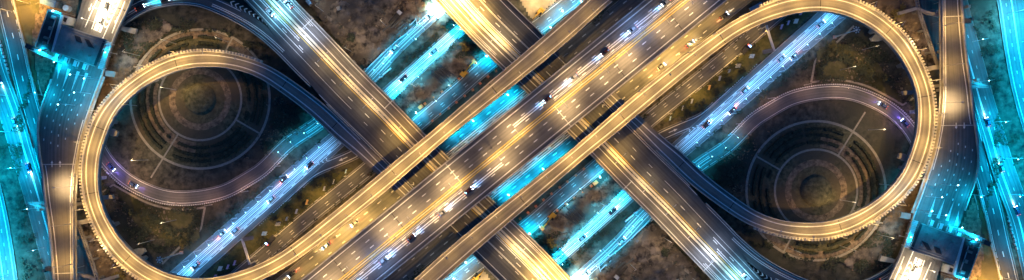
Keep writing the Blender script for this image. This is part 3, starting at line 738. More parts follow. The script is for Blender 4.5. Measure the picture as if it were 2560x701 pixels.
# median of the widest highway
for i, (s_, side, pw) in enumerate(((37, 1, 3300), (170, -1, 3900), (234, 1, 2600), (300, -1, 2300), (365, -1, 3500), (431, 1, 1500), (490, -1, 2300), (564, -1, 3200), (628, 1, 1500))):
    p = main.P(SM+s_, side*1.6); a = main.heading(SM+s_)+side*math.pi/2
    L_ = lamp(p, a, f'{o_(i)} median lamp of the widest highway from the centre to the upper right', (.3, .5, 1.0) if side > 0 and s_ > 300 else (1, .64, .27), pw*G_LAMP, 9, 2.6, ang=150)
    mirror(L_, f'{o_(i)} median lamp of the widest highway from the centre to the lower left')
# crossing viaduct
for i, (y, pw, col) in enumerate(((-5, 2200, (.25, .7, 1)), (60, 1300, (.7, .8, 1)), (120, 900, PALE), (175, 900, PALE), (230, 900, PALE), (300, 1300, WARM), (600, 1800, PALE), (655, 5200, WARM), (705, 11000, WARM))):
    t = PR.near(*[(737+y*.97, y), (737+y*.97, y)][0]) if y < 400 else PR.near(1453-(725-y), y)
    side = -43.5
    p = PR.P(t, side, -.3); a = PR.heading(t)+(math.pi/2 if y < 400 else -math.pi/2)
    L_ = lamp(p, a, f'{o_(i)} lamp in the median gap of the upper left viaduct, from the top', col, pw*G_LAMP*.8, 9, 2.6, double=True)
    mirror(L_, f'{o_(i)} lamp in the median gap of the lower right viaduct, from the bottom')
# toll road
for i, (q, off, pw, col) in enumerate((((300, -20), 0, 1800, PALE), ((255, 30), 0, 3000, PALE), ((157, 467), 0, 4200, PALE), ((152, 560), 0, 1500, WARM), ((160, 660), 0, 1900, WARM), ((300, 0), 40, 700, PALE))):
    t = T.near(*q); p = T.P(t, th(-2.5) if i in (2, 3, 4) else (44 if i == 5 else 32)); a = T.heading(t)-math.pi/2
    L_ = lamp(p, a, f'{o_(i)} street lamp along the left toll road, counted from the top', col, pw*G_LAMP, 8.5, 3.4, ang=120 if i == 2 else 150)
    mirror(L_, f'{o_(i)} street lamp along the right toll road, counted from the bottom')
# low cyan lamps beside the streets
cy = [((1265, 236), 2300), ((1227, 266), 2300), ((1180, 300), 2300), ((1142, 332), 2300), ((1213, 142), 3800), ((1048, 289), 2600), ((1092, 18), 12000), ((1102, 138), 900), ((1046, 192), 900),
      ((1000, 235), 900), ((1444, 8), 2600), ((1406, 40), 2200), ((1369, 71), 2200), ((1140, 75), 900), ((1040, 100), 500),
      
      ((332, 20), 5000), ((395, -8), 3500), ((780, 285), 700), ((960, 160), 600), ((1128, 222), 900), ((1090, 252), 900), ((1196, 168), 1000)]  # the pair at the blue street's middle is added to fill its dark stretch
CYN = ['the upper blue street by the upper right viaduct', 'the orange barriers at the end of the upper blue street', 'the very bright end of the blue street at the top', 'the upper cyan street, upper one', 'the upper cyan street, lower one', 'the upper cyan street near the viaduct',
       'the blue street at the top right of the sand', 'the sand street, middle one', 'the sand street, nearest the viaduct', 'the strip between the two upper streets, higher one', 'the strip between the two upper streets, lower one',
              'the start of the left slip road', 'the slip road at the top edge', 'the start of the left arc road', 'the fence end by the upper viaduct', 'the middle of the upper blue street, added as fill', 'the upper blue street left of its middle, added as fill', 'the upper blue street below the excavator']
for i, (q, pw) in enumerate(cy):
    p = at(*q, 0); L_ = lamp(p, math.radians(-40+(i % 2)*160), f'{"short" if i < 4 else "tall"} cyan lamp number {i+1} beside the sunken street, upper left half', CYAN if pw != 12000 else ICE, pw*B_LAMP*1.7, 6.0 if i < 4 else 7.0, .8, 'cyan', 'cyan lamps along the ground streets', 150 if i < 4 else 112, lens=1.0 if i < 6 or 10 <= i <= 12 else .4)
    L_['label'] = {0: 'rightmost', 1: 'second from the right', 2: 'third from the right', 3: 'leftmost'}.get(i, '')+' cyan lamp over the upper blue street pocket' if i < 4 else f'cyan lamp beside {CYN[i-4]}'
    mirror(L_)
for P_, a_, b_, of_, nm_, pw_ in ((G1, G1.near(815, 371), G1.near(430, 715), -20, 'the lower left cyan street, from the viaduct down', 1150), (G1, G1.near(1165, 65), G1.near(975, 235), 17, 'the upper cyan street, from the top', 1700),
                            (G0, G0.near(1080, 35), G0.near(930, 185), 19, 'the street along the construction fence, from the top', 1500), (G0, G0.near(800, 305), G0.near(690, 385), 18, 'the start of the left arc road, from the viaduct', 800)):
    t = a_; k = 0  # extra thin lamps added to light these streets evenly
    while t < b_:
        a = P_.heading(t)+(math.pi/2 if of_ < 0 else -math.pi/2)
        mirror(lamp(P_.P(t, of_, -.05), a, f'{o_(k)} added thin cyan lamp beside {nm_}', (.1, .44, .95) if of_ == -20 else CYAN, pw_*B_LAMP, 7.5 if of_ == -20 else 6.6, 2.0, 'cyan', 'added thin cyan lamps along the streets', 135, lens=.3)); t += 40; k += 1
# far left avenue: tall masts added to flood it with light, some out of view
for i, (q, pw, col, h) in enumerate((((-45, 120), 9500, CYAN, 14), ((-40, 300), 9500, CYAN, 14), ((20, 240), 6500, CYAN, 11), ((25, 330), 9500, CYAN, 11), ((55, 420), 7000, CYAN, 11), ((-30, 430), 11000, CYAN, 14), ((-35, 530), 12000, CYAN, 14), ((-15, 620), 14000, CYAN, 14), ((20, 690), 7000, (.15, .75, 1), 14), ((95, 520), 1500, CYAN, 11), ((110, 620), 2000, CYAN, 11),
                                      ((-30, 690), 14000, CYAN, 14), ((30, 30), 3200, WARM, 10), ((75, 10), 6500, WARM, 10), ((125, 240), 2600, CYAN, 14))):
    p = at(*q, 0); L_ = lamp(p, math.radians(10), f'added tall flood mast beside the far left avenue, {o_(i)} of its row', col, pw*B_LAMP, h, 2.5, 'cyan' if col != WARM else 'warm', 'added tall flood masts beside the avenues', 160, lens=.4)
    mirror(L_)
# mauve lamps added to tint the arc roads
WH = (1.0, .85)
MV = (1, .52, .3)
for i, q in enumerate(((350, 470), (440, 508), (530, 512), (620, 478), (700, 415), (290, 432))):
    L_ = lamp(at(*q), math.radians(90), f'added mauve fill lamp outside the left arc road, {["second", "third", "fourth", "fifth", "sixth", "first"][i]} from the loop', (.5, .35, 1) if i == 5 else MV, 650 if i == 5 else 520, 8, 1.2, 'warm', 'added mauve fill lamps along the arc roads', 160, lens=.4); mirror(L_)
WN = ['on the golden lower left street, brightest one', 'on the golden lower left street, second brightest', 'on the golden lower left street, third down', 'on the golden lower left street nearest the viaduct', 'on the golden lower left street at the bottom edge', 'below the lower left billboards', 'on the verge by the lower left billboards', 'on the verge above the lower left billboards', 'on the verge nearest the left viaduct', 'on the pale sand at the top', 'on the pale sand by the top viaduct', 'at the left garden mound', 'above the left garden, left one', 'above the left garden, right one', 'left below the left garden', 'below the left arc road', 'left of the left garden mound', 'on the left of the upper construction soil', 'on the upper construction soil by the culverts', 'on the soil by the upper piles', 'at the top of the upper construction soil', 'right of the left toll canopy', 'on the lower left inside the left loop', 'by the high mast inside the left loop']
# warm spill lamps added to brighten the ground (garden, yard, golden street)
for i, (q, pw) in enumerate((((900, 545), 3600), ((850, 585), 4200), ((800, 625), 3000), ((955, 500), 1500), ((745, 670), 1200), ((640, 640), 700), ((700, 585), 1100), ((800, 500), 1200), ((870, 440), 900), ((1375, 10), 3500), ((1320, -20), 5000), ((440, 225), 1300), ((440, 110), 800), ((570, 105), 800), ((370, 400), 1300), ((440, 550), 900), ((345, 265), 220), ((880, 130), 1200), ((965, 65), 800), ((1040, 218), 900), ((810, 30), 800), ((350, 140), 900), ((290, 615), 420), ((385, 600), 600))):
    p = at(*q, 0); L_ = lamp(p, math.radians(35), f'added warm spill lamp {WN[i]}', (1, .74, .38) if i > 8 else WARM, pw*G_LAMP*WH[0 if i > 8 else 1], 15.0 if i > 8 else 8.5, .9, 'warm', 'added warm spill lamps on the ground', 165, lens=.22 if i > 8 else .5)
    mirror(L_)


# ------------------------------------------------------------------ TOLL PLAZA
def poly(pts, z): return [(at(x, y, z).x, at(x, y, z).y) for x, y in pts]
def vec2(a): return Vector((a[0], a[1]))
def beam_(mb, p, q, z, w, h):     # a straight beam between two photo points at height z
    a, b = at(*p, z), at(*q, z); d = (b-a); L_ = d.length; mb.box(((a.x+b.x)/2, (a.y+b.y)/2, z-h), (L_, w, h), math.atan2(d.y, d.x))
def grp(root_px, name, label, cat, group=None):
    r = thing(name, label, cat, (0, 0, 0), 0, group); return r
RZ = 14.0
can = thing('toll_canopy', 'large flat toll canopy roof over the left plaza lanes', 'toll canopy', (0, 0, 0))
A_, B_, C_, D_ = (154, 64), (265, 102), (236, 166), (133, 128)
mb = MB(); mb.prism(poly([A_, B_, C_, D_], RZ), RZ-.7, RZ); mb.obj('roof', M_ROOF, can)
mb = MB(); beam_(mb, (153, 63), (265, 101), RZ+.5, .5, .5); beam_(mb, (152, 70), (262, 108), RZ+.35, .3, .35); mb.obj('parapet', M_GREYM, can)
mb = MB(); beam_(mb, (136, 129), (236, 166), RZ+.3, .35, .3); mb.obj('edge_trim', M_PARA, can)
mb = MB(); beam_(mb, (261, 103), (237, 164), RZ+.15, 1.3, .13); mb.obj('gutter', M_ROOF2, can)
for q in ([(187, 88), (201, 93), (206, 109), (192, 104)], [(212, 97), (223, 101), (236, 122), (222, 117)]):
    mb = MB(); mb.prism(poly(q, RZ), RZ+.004, RZ+.35); mb.obj('roof_hatch', M_ROOF2, can)
mb = MB()
for i in range(1, 12):
    f = i/12; p = (A_[0]+(B_[0]-A_[0])*f, A_[1]+6+(B_[1]-A_[1])*f); q = (D_[0]+(C_[0]-D_[0])*f, D_[1]+(C_[1]-D_[1])*f-3); beam_(mb, p, q, RZ+.08, .12, .08)
mb.obj('roof_seams', M_ROOF, can)
for px_, py_ in ((176, 100), (160, 120), (205, 128), (225, 140), (238, 112)):
    mb = MB(); q_ = at(px_, py_, RZ); mb.tube((q_.x, q_.y, RZ+.01), (q_.x, q_.y, RZ+.5), .4, .4, 10); mb.box((q_.x, q_.y, RZ+.5), (1.0, 1.0, .12), .35); mb.obj('roof_vent', M_CONC, can)
for p in ((160, 75), (190, 85), (222, 96), (255, 107), (145, 122), (172, 133), (202, 144), (230, 155)):
    mb = MB(); a = at(*p, RZ); mb.tube((a.x, a.y, TZ), (a.x, a.y, RZ-.7), .3); mb.obj('column', M_GREYM, can)
mirror(can)
off_ = thing('toll_office', 'dark flat roofed toll office standing left of the left toll canopy', 'office building', (0, 0, 0))
OZ = 11.0
mb = MB(); mb.prism(poly([(121, 26), (154, 37), (130, 129), (88, 115)], OZ), 0, OZ-.5); mb.obj('wall', M_PARA, off_)
mb = MB(); mb.prism(poly([(120, 24), (155, 35), (131, 131), (86, 116)], OZ), OZ-.48, OZ); mb.obj('roof', M_ROOF2, off_)
mb = MB(); beam_(mb, (155, 37), (131, 131), OZ+.7, 1.3, .7); mb.obj('roof_ridge', M_WHITEM, off_)
mb = MB(); beam_(mb, (120, 25), (87, 116), OZ+.35, .3, .35); beam_(mb, (118, 25), (154, 35), OZ+.5, 1.0, .5); mb.obj('parapet', M_PARA, off_)
mb = MB(); mb.prism(poly([(156, 37), (172, 42), (166, 62), (150, 57)], 9), 0, 9); mb.obj('stair_block', M_WHITEM, off_)
mb = MB(); mb.prism(poly([(160, 43), (168, 46), (164, 56), (157, 53)], 9.2), 9.02, 9.3); mb.obj('roof_hatch', M_ROOF2, off_)

for px_, py_, w_, d_2 in ((136, 45, 2.4, 1.6), (128, 72, 1.8, 1.8), (119, 96, 3.0, 1.2), (112, 108, 1.4, 1.4)):
    mb = MB(); q_ = at(px_, py_, OZ); mb.box((q_.x, q_.y, OZ+.01), (w_, d_2, .9), -.34, .94); mb.tube((q_.x, q_.y, OZ+.9), (q_.x, q_.y, OZ+1.05), .45, .45, 12); mb.obj('air_unit', M_CONC, off_)
mb = MB(); beam_(mb, (138, 50), (118, 110), OZ+.45, .35, .4); mb.obj('duct', M_STEEL, off_)
mirror(off_)
gan = thing('service_gantry', 'narrow pale service gantry below the left toll office, glowing cyan', 'gantry', (0, 0, 0))
mb = MB(); beam_(mb, (74, 121), (142, 151), 10.5, 1.6, .5); mb.obj('walkway', M_WHITEM, gan)
mb = MB()
for k in (-1, 1): beam_(mb, (74, 121+k*3.2), (142, 151+k*3.2), 11.5, .12, .12)
mb.obj('railing', M_STEEL, gan)
for p in ((80, 124), (138, 149)): mb = MB(); a = at(*p, 10); mb.tube((a.x, a.y, 0), (a.x, a.y, 10), .3); mb.obj('post', M_STEEL, gan)
mb = MB(); mb.box((at(76, 118, 11).x, at(76, 118, 11).y, 10.6), (3.4, 2.2, 1.6), -.4); mb.obj('cabinet', M_ROOF2, gan)
mirror(gan)
lad = thing('lattice_walkway', 'pale lattice walkway along the right edge of the left toll canopy', 'walkway', (0, 0, 0))
mb = MB()
for k in (-4.5, -1.5, 1.5, 4.5): beam_(mb, (273+k, 106), (250+k, 172), 12, .25, .25)
mb.obj('rail', M_WHITEM, lad)
mb = MB()
for i in range(17):
    f = i/16; x, y = 273-23*f, 106+66*f; beam_(mb, (x-6, y-2), (x+6, y+2), 12.12, .3, .3)
mb.obj('slats', M_WHITEM, lad)
for f in (0.05, .5, .95):
    mb = MB(); a = at(273-23*f, 106+66*f, 12); mb.tube((a.x, a.y, TZ), (a.x, a.y, 11.8), .2); mb.obj('post', M_STEEL, lad)
mirror(lad)
BO = ['leftmost', 'second', 'third', 'rightmost']
for i, (x, y) in enumerate(((150, 141), (173, 150), (196, 158), (219, 166))):
    p = at(x, y, TZ); b = thing('toll_booth', f'{BO[i]} of four small toll booths below the edge of the left canopy', 'toll booth', p, -.345, 'toll booths at the plazas')
    mb = MB(); mb.box((0, 0, 0), (1.4, 6.0, .2)); mb.obj('island', M_CONC, b)
    mb = MB(); mb.box((0, -.5, .2), (1.2, 2.4, 1.0)); mb.obj('wall', M_WHITEM, b)
    mb = MB(); mb.box((0, -.5, 1.2), (1.1, 2.3, .9)); mb.obj('window', M_GLASS, b)
    mb = MB(); mb.box((0, -.5, 2.1), (1.6, 2.9, .18)); mb.obj('roof', M_WHITEM, b)
    mirror(b, f'{BO[3-i]} of four small toll booths above the edge of the right canopy')
mb = MB()
for (bx, by), (tx, ty) in (((150, 160), (143, 200)), ((173, 172), (156, 221)), ((196, 178), (178, 229)), ((217, 182), (200, 236))):
    a, b_, c_ = at(bx-4, by, TZ), at(bx+4, by+2, TZ), at(tx, ty, TZ)
    q = [v+Vector((0, 0, .03)) for v in (a, b_, c_)]; mb.face(q if (q[1]-q[0]).cross(q[2]-q[0]).z > 0 else q[::-1])
w_ = mb.obj('gore_marking', M_CREAM, toll)
mb.obj('gore_marking', M_CREAM, [o for o in COL.objects if o.name.startswith('toll_road') and o is not toll][0])
# two office lamps of the plaza, the other masts added to brighten lanes and canopy
for i, (q, z, pw, col, ang) in enumerate((((104, 124), 12.5, 3500, CYAN, 165), ((140, 154), 12.5, 3000, CYAN, 165), ((180, 185), 21, 3000, CYAN, 168), ((215, 195), 21, 2800, CYAN, 168), ((150, 260), 18, 2000, CYAN, 165), ((137, 26), 14, 900, CYAN, 165), ((190, 230), 18, 1700, CYAN, 165), ((268, 130), 15, 1200, CYAN, 165))):
    z0 = TZ if q[0] > 120 and q[1] > 60 else 0
    p = at(*q, z); p.z = z0
    L_ = lamp(p, math.radians(200), ('cyan floodlight mast at the left toll plaza, '+['beside the office', 'added at the gantry end', 'added below the canopy middle', 'added below the canopy right corner', 'added out on the empty lanes', 'behind the office roof', 'added between the lanes and the canopy', 'added beside the lattice walkway'][i]), col, pw*B_LAMP, z-z0, .6, 'cyan', 'floodlight masts at the toll plazas', ang, lens=1.0 if i in (0, 5) else .6)
    mirror(L_)
# white-lit lanes above the canopy are lit from the canopy edge
for i, (q, pw) in enumerate((((232, 18), 3000), ((224, 52), 3000), ((258, -5), 2200))):
    p = at(*q, 13); p.z = TZ; mirror(lamp(p, math.radians(20), f'bright white lamp over the lanes above the left toll canopy, {ords[i]} of three', (1, .8, .5), pw*G_LAMP, 12.0 if i == 1 else 6.0, .5, 'warm', 'bright lamps over the toll lanes', 150, lens=.5))
# tank and sheds beside the office
tk = thing('water_tank', 'round white water tank beside the left toll office', 'tank', at(173, 23))
mb = MB(); mb.tube((0, 0, 0), (0, 0, 2.6), 1.5, 1.5, 20); mb.obj('body', M_WHITEM, tk); mb = MB(); mb.tube((0, 0, 2.6), (0, 0, 2.9), 1.45, .4, 20); mb.obj('lid', M_WHITEM, tk); mirror(tk)
sh_ = thing('shed', 'low blue roofed shed above the left toll office', 'shed', at(128, 8), -.3)
mb = MB(); mb.box((0, 0, 0), (7, 3.0, 2.2)); mb.obj('wall', M_GREYM, sh_); mb = MB(); mb.box((0, 0, 2.2), (7.6, 3.6, .5), 0, .96, .3); mb.obj('roof', M_BLUEL, sh_); mirror(sh_)

# ------------------------------------------------------------------ PORTAL BEAMS AND CAPS
def capbeam(name, pts, z, label, th=1.5, post=None, m=M_CONC):
    c = at(sum(p[0] for p in pts)/len(pts), sum(p[1] for p in pts)/len(pts), 0)
    r = thing(name, label, 'support beam', c)
    mb = MB(); mb.prism([(x-c.x, y-c.y) for x, y in poly(pts, z)], z-th, z); mb.obj('cap', m, r)
    mb = MB(); q = at(*(post or (sum(p[0] for p in pts)/len(pts), sum(p[1] for p in pts)/len(pts))), 0)-c; mb.box((q.x, q.y, 0), (1.4, 1.4, z-th)); mb.obj('column', m, r)
    mirror(r)
def bandpoly(pts, w):
    L_, R_ = [], []
    for i, p in enumerate(pts):
        a = Vector(pts[max(i-1, 0)]); b = Vector(pts[min(i+1, len(pts)-1)]); d = (b-a).normalized(); n_ = Vector((d.y, -d.x))*w/2; v = Vector(p)
        L_.append(tuple(v+n_)); R_.append(tuple(v-n_))
    return L_+R_[::-1]
capbeam('portal_beam', [(303, 66), (341, 72), (337, 86), (301, 76)], 5, 'pale concrete beam stub right of the left toll road near the top')
capbeam('portal_beam', [(264, 176), (290, 180), (286, 194), (262, 190)], 7, 'pale square cap between the left toll canopy and the left loop')
capbeam('portal_beam', [(222, 296), (243, 297), (241, 305), (224, 306)], 6.5, 'small pale cap wedged between the left toll road and the left loop')
capbeam('portal_beam', bandpoly([(2306, 180), (2330, 170), (2358, 167)], 11), 6.4, 'pale cross beam joining the right loop to the right toll road')
capbeam('portal_beam', bandpoly([(2247, 34), (2292, 21)], 8), 6, 'pale left arm of the forked beam above the right loop', post=(2250, 34))
capbeam('portal_beam', bandpoly([(2293, 21), (2320, 32), (2353, 40)], 7), 5.9, 'darker right arm of the forked beam above the right loop', post=(2320, 31))
capbeam('portal_beam', [(2422, 198), (2475, 216), (2446, 214), (2424, 206)], 6.3, 'upper blade of the forked stub right of the right toll road', .8, post=(2426, 203))
capbeam('portal_beam', [(2424, 211), (2446, 214), (2475, 219), (2424, 222)], 6.2, 'lower blade of the forked stub right of the right toll road', .8, post=(2426, 216))
capbeam('portal_beam', [(2404, 45), (2428, 48), (2428, 58), (2404, 57)], 6, 'dark square stub right of the right toll road near the top', m=M_PILE)
capbeam('portal_beam', [(2404, 16), (2410, 16), (2410, 26), (2404, 26)], 6, 'tiny golden stub right of the right toll road at the top')
capbeam('portal_beam', [(2258, 228), (2284, 225), (2284, 236), (2260, 238)], 8, 'pale cap poking inward from the right loop, right of the arc road')
capbeam('portal_beam', [(2177, 95), (2189, 86), (2202, 86), (2214, 98), (2200, 103), (2182, 103)], 8, 'six sided pale cap under the top right bend of the right loop')
capbeam('portal_beam', [(272, 330), (280, 322), (294, 330), (290, 342), (276, 340)], 8, 'pale cap inside the left side of the left loop')
capbeam('portal_beam', [(2326, 210), (2334, 210), (2336, 224), (2328, 224)], 11, 'small golden cap on the outer edge of the right loop')
capbeam('portal_beam', [(2337, 288), (2345, 288), (2345, 306), (2337, 306)], 7, 'small pale cap between the right loop and the right toll road')
tr = thing('lattice_beam', 'long ladder-like lattice beam between the right loop and the right toll road', 'lattice beam')
mb = MB(); q = [(2288, -20), (2299, 28), (2314, 75), (2333, 130), (2347, 165)]
for a, b in zip(q, q[1:]):
    for k in (-3, 3): beam_(mb, (a[0]+k, a[1]), (b[0]+k, b[1]), 6, .45, .9)
mb.obj('rail', M_CONC, tr); mb = MB()
for i in range(30):
    f = i/29*3.999; k = int(f); f -= k; x = q[k][0]+(q[k+1][0]-q[k][0])*f; y = q[k][1]+(q[k+1][1]-q[k][1])*f; beam_(mb, (x-3, y), (x+3, y+.01), 5.9, .4, .4)
mb.obj('rungs', M_CONC, tr)
for a in q[1:4]: mb = MB(); b = at(*a, 6); mb.box((b.x, b.y, 0), (1, 1, 5.1)); mb.obj('post', M_CONC, tr)
mirror(tr)
mb = MB(); mb.prism(poly([(2296, -20), (2354, -20), (2354, 158), (2347, 155), (2310, 48)], .05), -.2, .05); mirror(struct(mb.obj('lower_street', M_GRD)))
for i, (x, y) in enumerate(((2330, 60), (2344, 110), (2335, 10))): mirror(lamp(at(x, y), 0, f'low blue lamp in the gap right of the right loop, {ords[i]} from the bottom', (0, .3, .7), 500, 6.5, .5, 'cyan', 'low blue lamps in the gaps beside the toll roads', 165, lens=.4))
# overhead sign gantry
sg_ = thing('sign_gantry', 'pale T-shaped overhead sign gantry above the lower left streets', 'sign gantry')
mb = MB(); mb.prism(poly(bandpoly([(604, 598), (614, 628), (624, 662)], 5), 8), 7.3, 8.1); mb.obj('crossbar', M_WHITEM, sg_)
mb = MB(); mb.prism(poly([(606, 595), (631, 590), (633, 599), (609, 604)], 8.2), 7.2, 8.25); mb.obj('sign_box', M_CONC, sg_)
for p in ((605, 600), (624, 660)): mb = MB(); a = at(*p, 7); mb.tube((a.x, a.y, 0), (a.x, a.y, 7.3), .35); mb.obj('post', M_STEEL, sg_)
mirror(sg_)
# high mast with a ring of floodlights
hm = thing('high_mast_light', 'tall mast with a flower-like ring of seven floodlights inside the right loop', 'high mast', at(2086, 93.5))
mb = MB(); mb.tube((0, 0, 0), (0, 0, 20.5), .38, .16, 10); mb.obj('pole', M_STEEL, hm); mb = MB(); mb.box((0, 0, 0), (1.5, 1.5, .8)); mb.obj('base', mat('pinkish_block', (.5, .3, .25), .8, (.6, .4, .33), 1), hm)
mb = MB(); mb.tube((0, 0, 20.3), (0, 0, 20.9), .5, .45, 12); mb.obj('hub', M_WHITEM, hm)
for k in range(7):
    a = 2*math.pi*k/7; x, y = math.cos(a)*1.3, math.sin(a)*1.3
    mb = MB(); mb.tube((x*.4, y*.4, 20.5), (x*.8, y*.8, 20.5), .06); mb.box((x, y, 20.4), (.62, .5, .3), a, .8); mb.obj('floodlight', M_WHITEM, hm)
mirror(hm)

# ------------------------------------------------------------------ VEHICLES
def body_profile(mb, prof, w, taper=.0):
    """side outline (x, z) extruded across the width"""
    n = len(prof); h = w/2
    A = [(x, -h, z) for x, z in prof]; B = [(x, h, z) for x, z in prof]
    mb.face(A); mb.face(B[::-1])
    for i in range(n): j = (i+1) % n; mb.face([A[j], A[i], B[i], B[j]])
CARMESH = {}
def car(p, rz, ci, label, group, beams=True, tails=False, beam_col=(.55, .75, 1.0), power=220):
    r = thing('passenger_car', label, 'car', p, rz, group)
    if 'm' not in CARMESH:
        mb = MB(); body_profile(mb, [(-2.2, .35), (2.2, .35), (2.25, .65), (2.05, .85), (1.1, .95), (-1.75, 1.0), (-2.15, .95), (-2.25, .6)], 1.78); b = mb
        gl = MB()
        lo = [(1.15, -.82), (1.15, .82), (-1.8, .82), (-1.8, -.82)]; hi = [(.45, -.62), (.45, .62), (-1.3, .62), (-1.3, -.62)]
        for i in range(4):
            j = (i+1) % 4; gl.face([(lo[j][0], lo[j][1], .95), (lo[i][0], lo[i][1], .95), (hi[i][0], hi[i][1], 1.42), (hi[j][0], hi[j][1], 1.42)][::-1])
        rf = MB(); rf.box((-.42, 0, 1.41), (1.75, 1.24, .06), 0, .92)
        wh = MB(); wh.tube((0, -.1, 0), (0, .1, 0), .33, .33, 12)
        hl = MB(); hl.box((0, 0, 0), (.14, .4, .16)); tl = MB(); tl.box((0, 0, 0), (.1, .42, .16))
        CARMESH['m'] = {}
        for k, q, nm, m in (('b', b, 'body', CARP[0]), ('g', gl, 'windows', M_GLASS), ('r', rf, 'roof', CARP[0]), ('w', wh, 'wheel', M_TYRE), ('h', hl, 'headlight', M_HEADL), ('t', tl, 'taillight', M_TAIL)):
            o = q.obj(nm, m); CARMESH['m'][k] = o.data; bpy.data.objects.remove(o)
    CM = CARMESH['m']
    def put(nm, k, loc=(0, 0, 0), m=None):
        me = CM[k]
        if m is not None:
            kk = (k, m.name)
            if kk not in CARMESH: CARMESH[kk] = me.copy(); CARMESH[kk].materials[0] = m
            me = CARMESH[kk]
        o = bpy.data.objects.new(nm, me); COL.objects.link(o); o.parent = r; o.location = loc; return o
    put('body', 'b', m=CARP[ci]); put('windows', 'g'); put('roof', 'r', m=CARP[ci])
    for x in (1.4, -1.4):
        for y in (.82, -.82): put('wheel', 'w', (x, y, .33))
    for y in (.6, -.6): put('headlight', 'h', (2.22, y, .62)); put('taillight', 't', (-2.24, y, .72))
    if beams: spot(r, (2.35, 0, .75), beam_col, power, 75, .12, (0, math.radians(-74), 0), blend=1)
    if tails: spot(r, (-2.4, 0, .8), (1, .12, .04), power*.5, 110, .12, (0, math.radians(60), 0), blend=1)
    return r
rc = random.Random(5)
def convoy(path, off, s0, s1, gap, where, group, rev=False, beams=True, tails=False, col=(.45, .7, 1.0), power=220, mwhere=None):
    t = s0; i = 0
    while t < s1:
        ci = rc.randrange(6); p = path.P(t, off+rc.uniform(-.8, .8), .03); a = path.heading(t)+(math.pi if rev else 0)
        c = car(p, a, ci, f'{o_(i)} car, {CARN[ci]}, {where}', group, beams, tails, col, power); mirror(c)
        t += gap*rc.uniform(.8, 1.25); i += 1
convoy(main, 27, SM+150, SM+600, 88, 'upper right half of widest highway', 'cars on the widest highway', rev=True, col=(.12, .42, 1.0), power=1500)
convoy(PR, -66, 30, PR.near(700, 50)+30, 85, 'on the upper left viaduct, left carriageway', 'cars on the crossing viaducts', rev=False, power=700, col=(.2, .6, 1))
convoy(PR, -20, 30, s0_+70, 95, 'on the upper left viaduct, right carriageway', 'cars on the crossing viaducts', rev=True, power=500, col=(.5, .7, 1))
convoy(G1, 2, G1.near(770, 410), G1.near(450, 690), 150, 'on the cyan lower left street', 'cars on the sunken streets', power=800, col=(.1, .65, 1))
convoy(G1, -14, G1.near(700, 470)-20, G1.near(470, 680), 190, 'lower lane of the cyan lower left street', 'cars on the sunken streets', rev=True, tails=True, power=700, col=(.35, .3, 1))
convoy(G1, -3, G1.near(1150, 75)-20, G1.near(985, 225), 110, 'on the cyan upper middle street', 'cars on the sunken streets', power=800, col=(.3, .8, 1))
convoy(G0, 3, G0.near(1075, 40), G0.near(940, 175), 110, 'on the blue street by the construction soil', 'cars on the sunken streets', power=700, col=(.4, .7, 1))
convoy(G0, 0, G0.near(320, 445)-20, G0.near(255, 380)+10, 80, 'on the arc road inside the left loop', 'cars on the arc roads', power=500, col=(.2, .12, 1), rev=True)
convoy(G3, -9, 760+420, 760+700, 95, 'on the golden street beside the lower left highway', 'cars on the golden streets', tails=True, beams=True, power=350, col=(1, .75, .45))
convoy(XR, 6, XR.near(0, 200), XR.near(90, 500), 130, 'on the far left cyan avenue', 'cars on the outer avenues', power=900, col=(.3, .85, 1))
convoy(KP, 16, 30+KP.near(330, 45), KP.near(450, 10), 60, 'on the slip road right of the left toll road', 'cars on the slip roads', power=700, col=(.3, .85, 1))
convoy(T, 8, T.near(225, 0), T.near(205, 60)-20, 32, 'in the bright lanes above the left toll canopy', 'cars at the toll plazas', power=350, col=(1, .9, .7))

def truck(px, py, rz, label, load=M_BLUEL, cabm=M_YMACH, L_=7.0, group=None, dump=False):
    r = thing('flatbed_truck' if not dump else 'dump_truck', label, 'truck', at(px, py), rz, group)
    mb = MB(); mb.box((0, 0, .7), (L_, 2.3, .25)); mb.obj('chassis', M_GREYM, r)
    mb = MB(); mb.box((L_/2-.95, 0, .9), (1.8, 2.3, 1.7), 0, .88, .92); mb.obj('cab', cabm, r)
    mb = MB(); mb.box((L_/2-.1, 0, 1.6), (.12, 1.9, .6)); mb.obj('windscreen', M_GLASS, r)
    if dump:
        mb = MB(); b = L_-2.2
        for q in (((-1.1, 1.1, .95), (b, .14, 1.1)), ((-1.1, -1.1, .95), (b, .14, 1.1)), ((-1.1-b/2, 0, .95), (.14, 2.3, 1.1)), ((-1.1+b/2, 0, .95), (.14, 2.3, 1.3)), ((-1.1, 0, .95), (b, 2.2, .1))): mb.box(*q)
        mb.obj('tipper_body', load, r)
    else:
        mb = MB(); mb.box((-1.1, 0, .95), (L_-2.4, 2.35, 1.25), 0, .96, .9); mb.obj('load', load, r)
    for x in (L_/2-1.1, -.9, -L_/2+.9):
        for y in (1, -1): mb = MB(); mb.tube((x, y-.14, .5), (x, y+.14, .5), .5, .5, 12); mb.obj('wheel', M_TYRE, r)
    return r
mirror(truck(1893, 17, math.radians(28), 'flatbed truck with blue load and brown cab left of the top of the right loop', cabm=M_RUST, L_=9))
mirror(truck(990, 46, math.radians(50), 'dark dump truck with pale cab parked on the upper construction soil', load=M_PILE, cabm=M_WHITEM, L_=8.5, dump=True))
mirror(truck(1180, 160, math.radians(40), 'dark lorry with orange lights near the arm of the upper excavator', load=M_PILE, cabm=M_ORANGE, L_=5))
pk = truck(1862, 124, math.radians(50), 'dark pickup with red and blue beacons beside the right verge billboards', load=M_ROOF2, cabm=M_ROOF2, L_=6)
for y, m in ((.5, M_TAIL), (-.5, mat('blue_beacon', (.1, .2, 1), .3, emit=(.15, .35, 1), es=14))):
    mb = MB(); mb.box((2.0, y, 2.6), (.5, .8, .25)); mb.obj('beacon', m, pk)
mirror(pk)
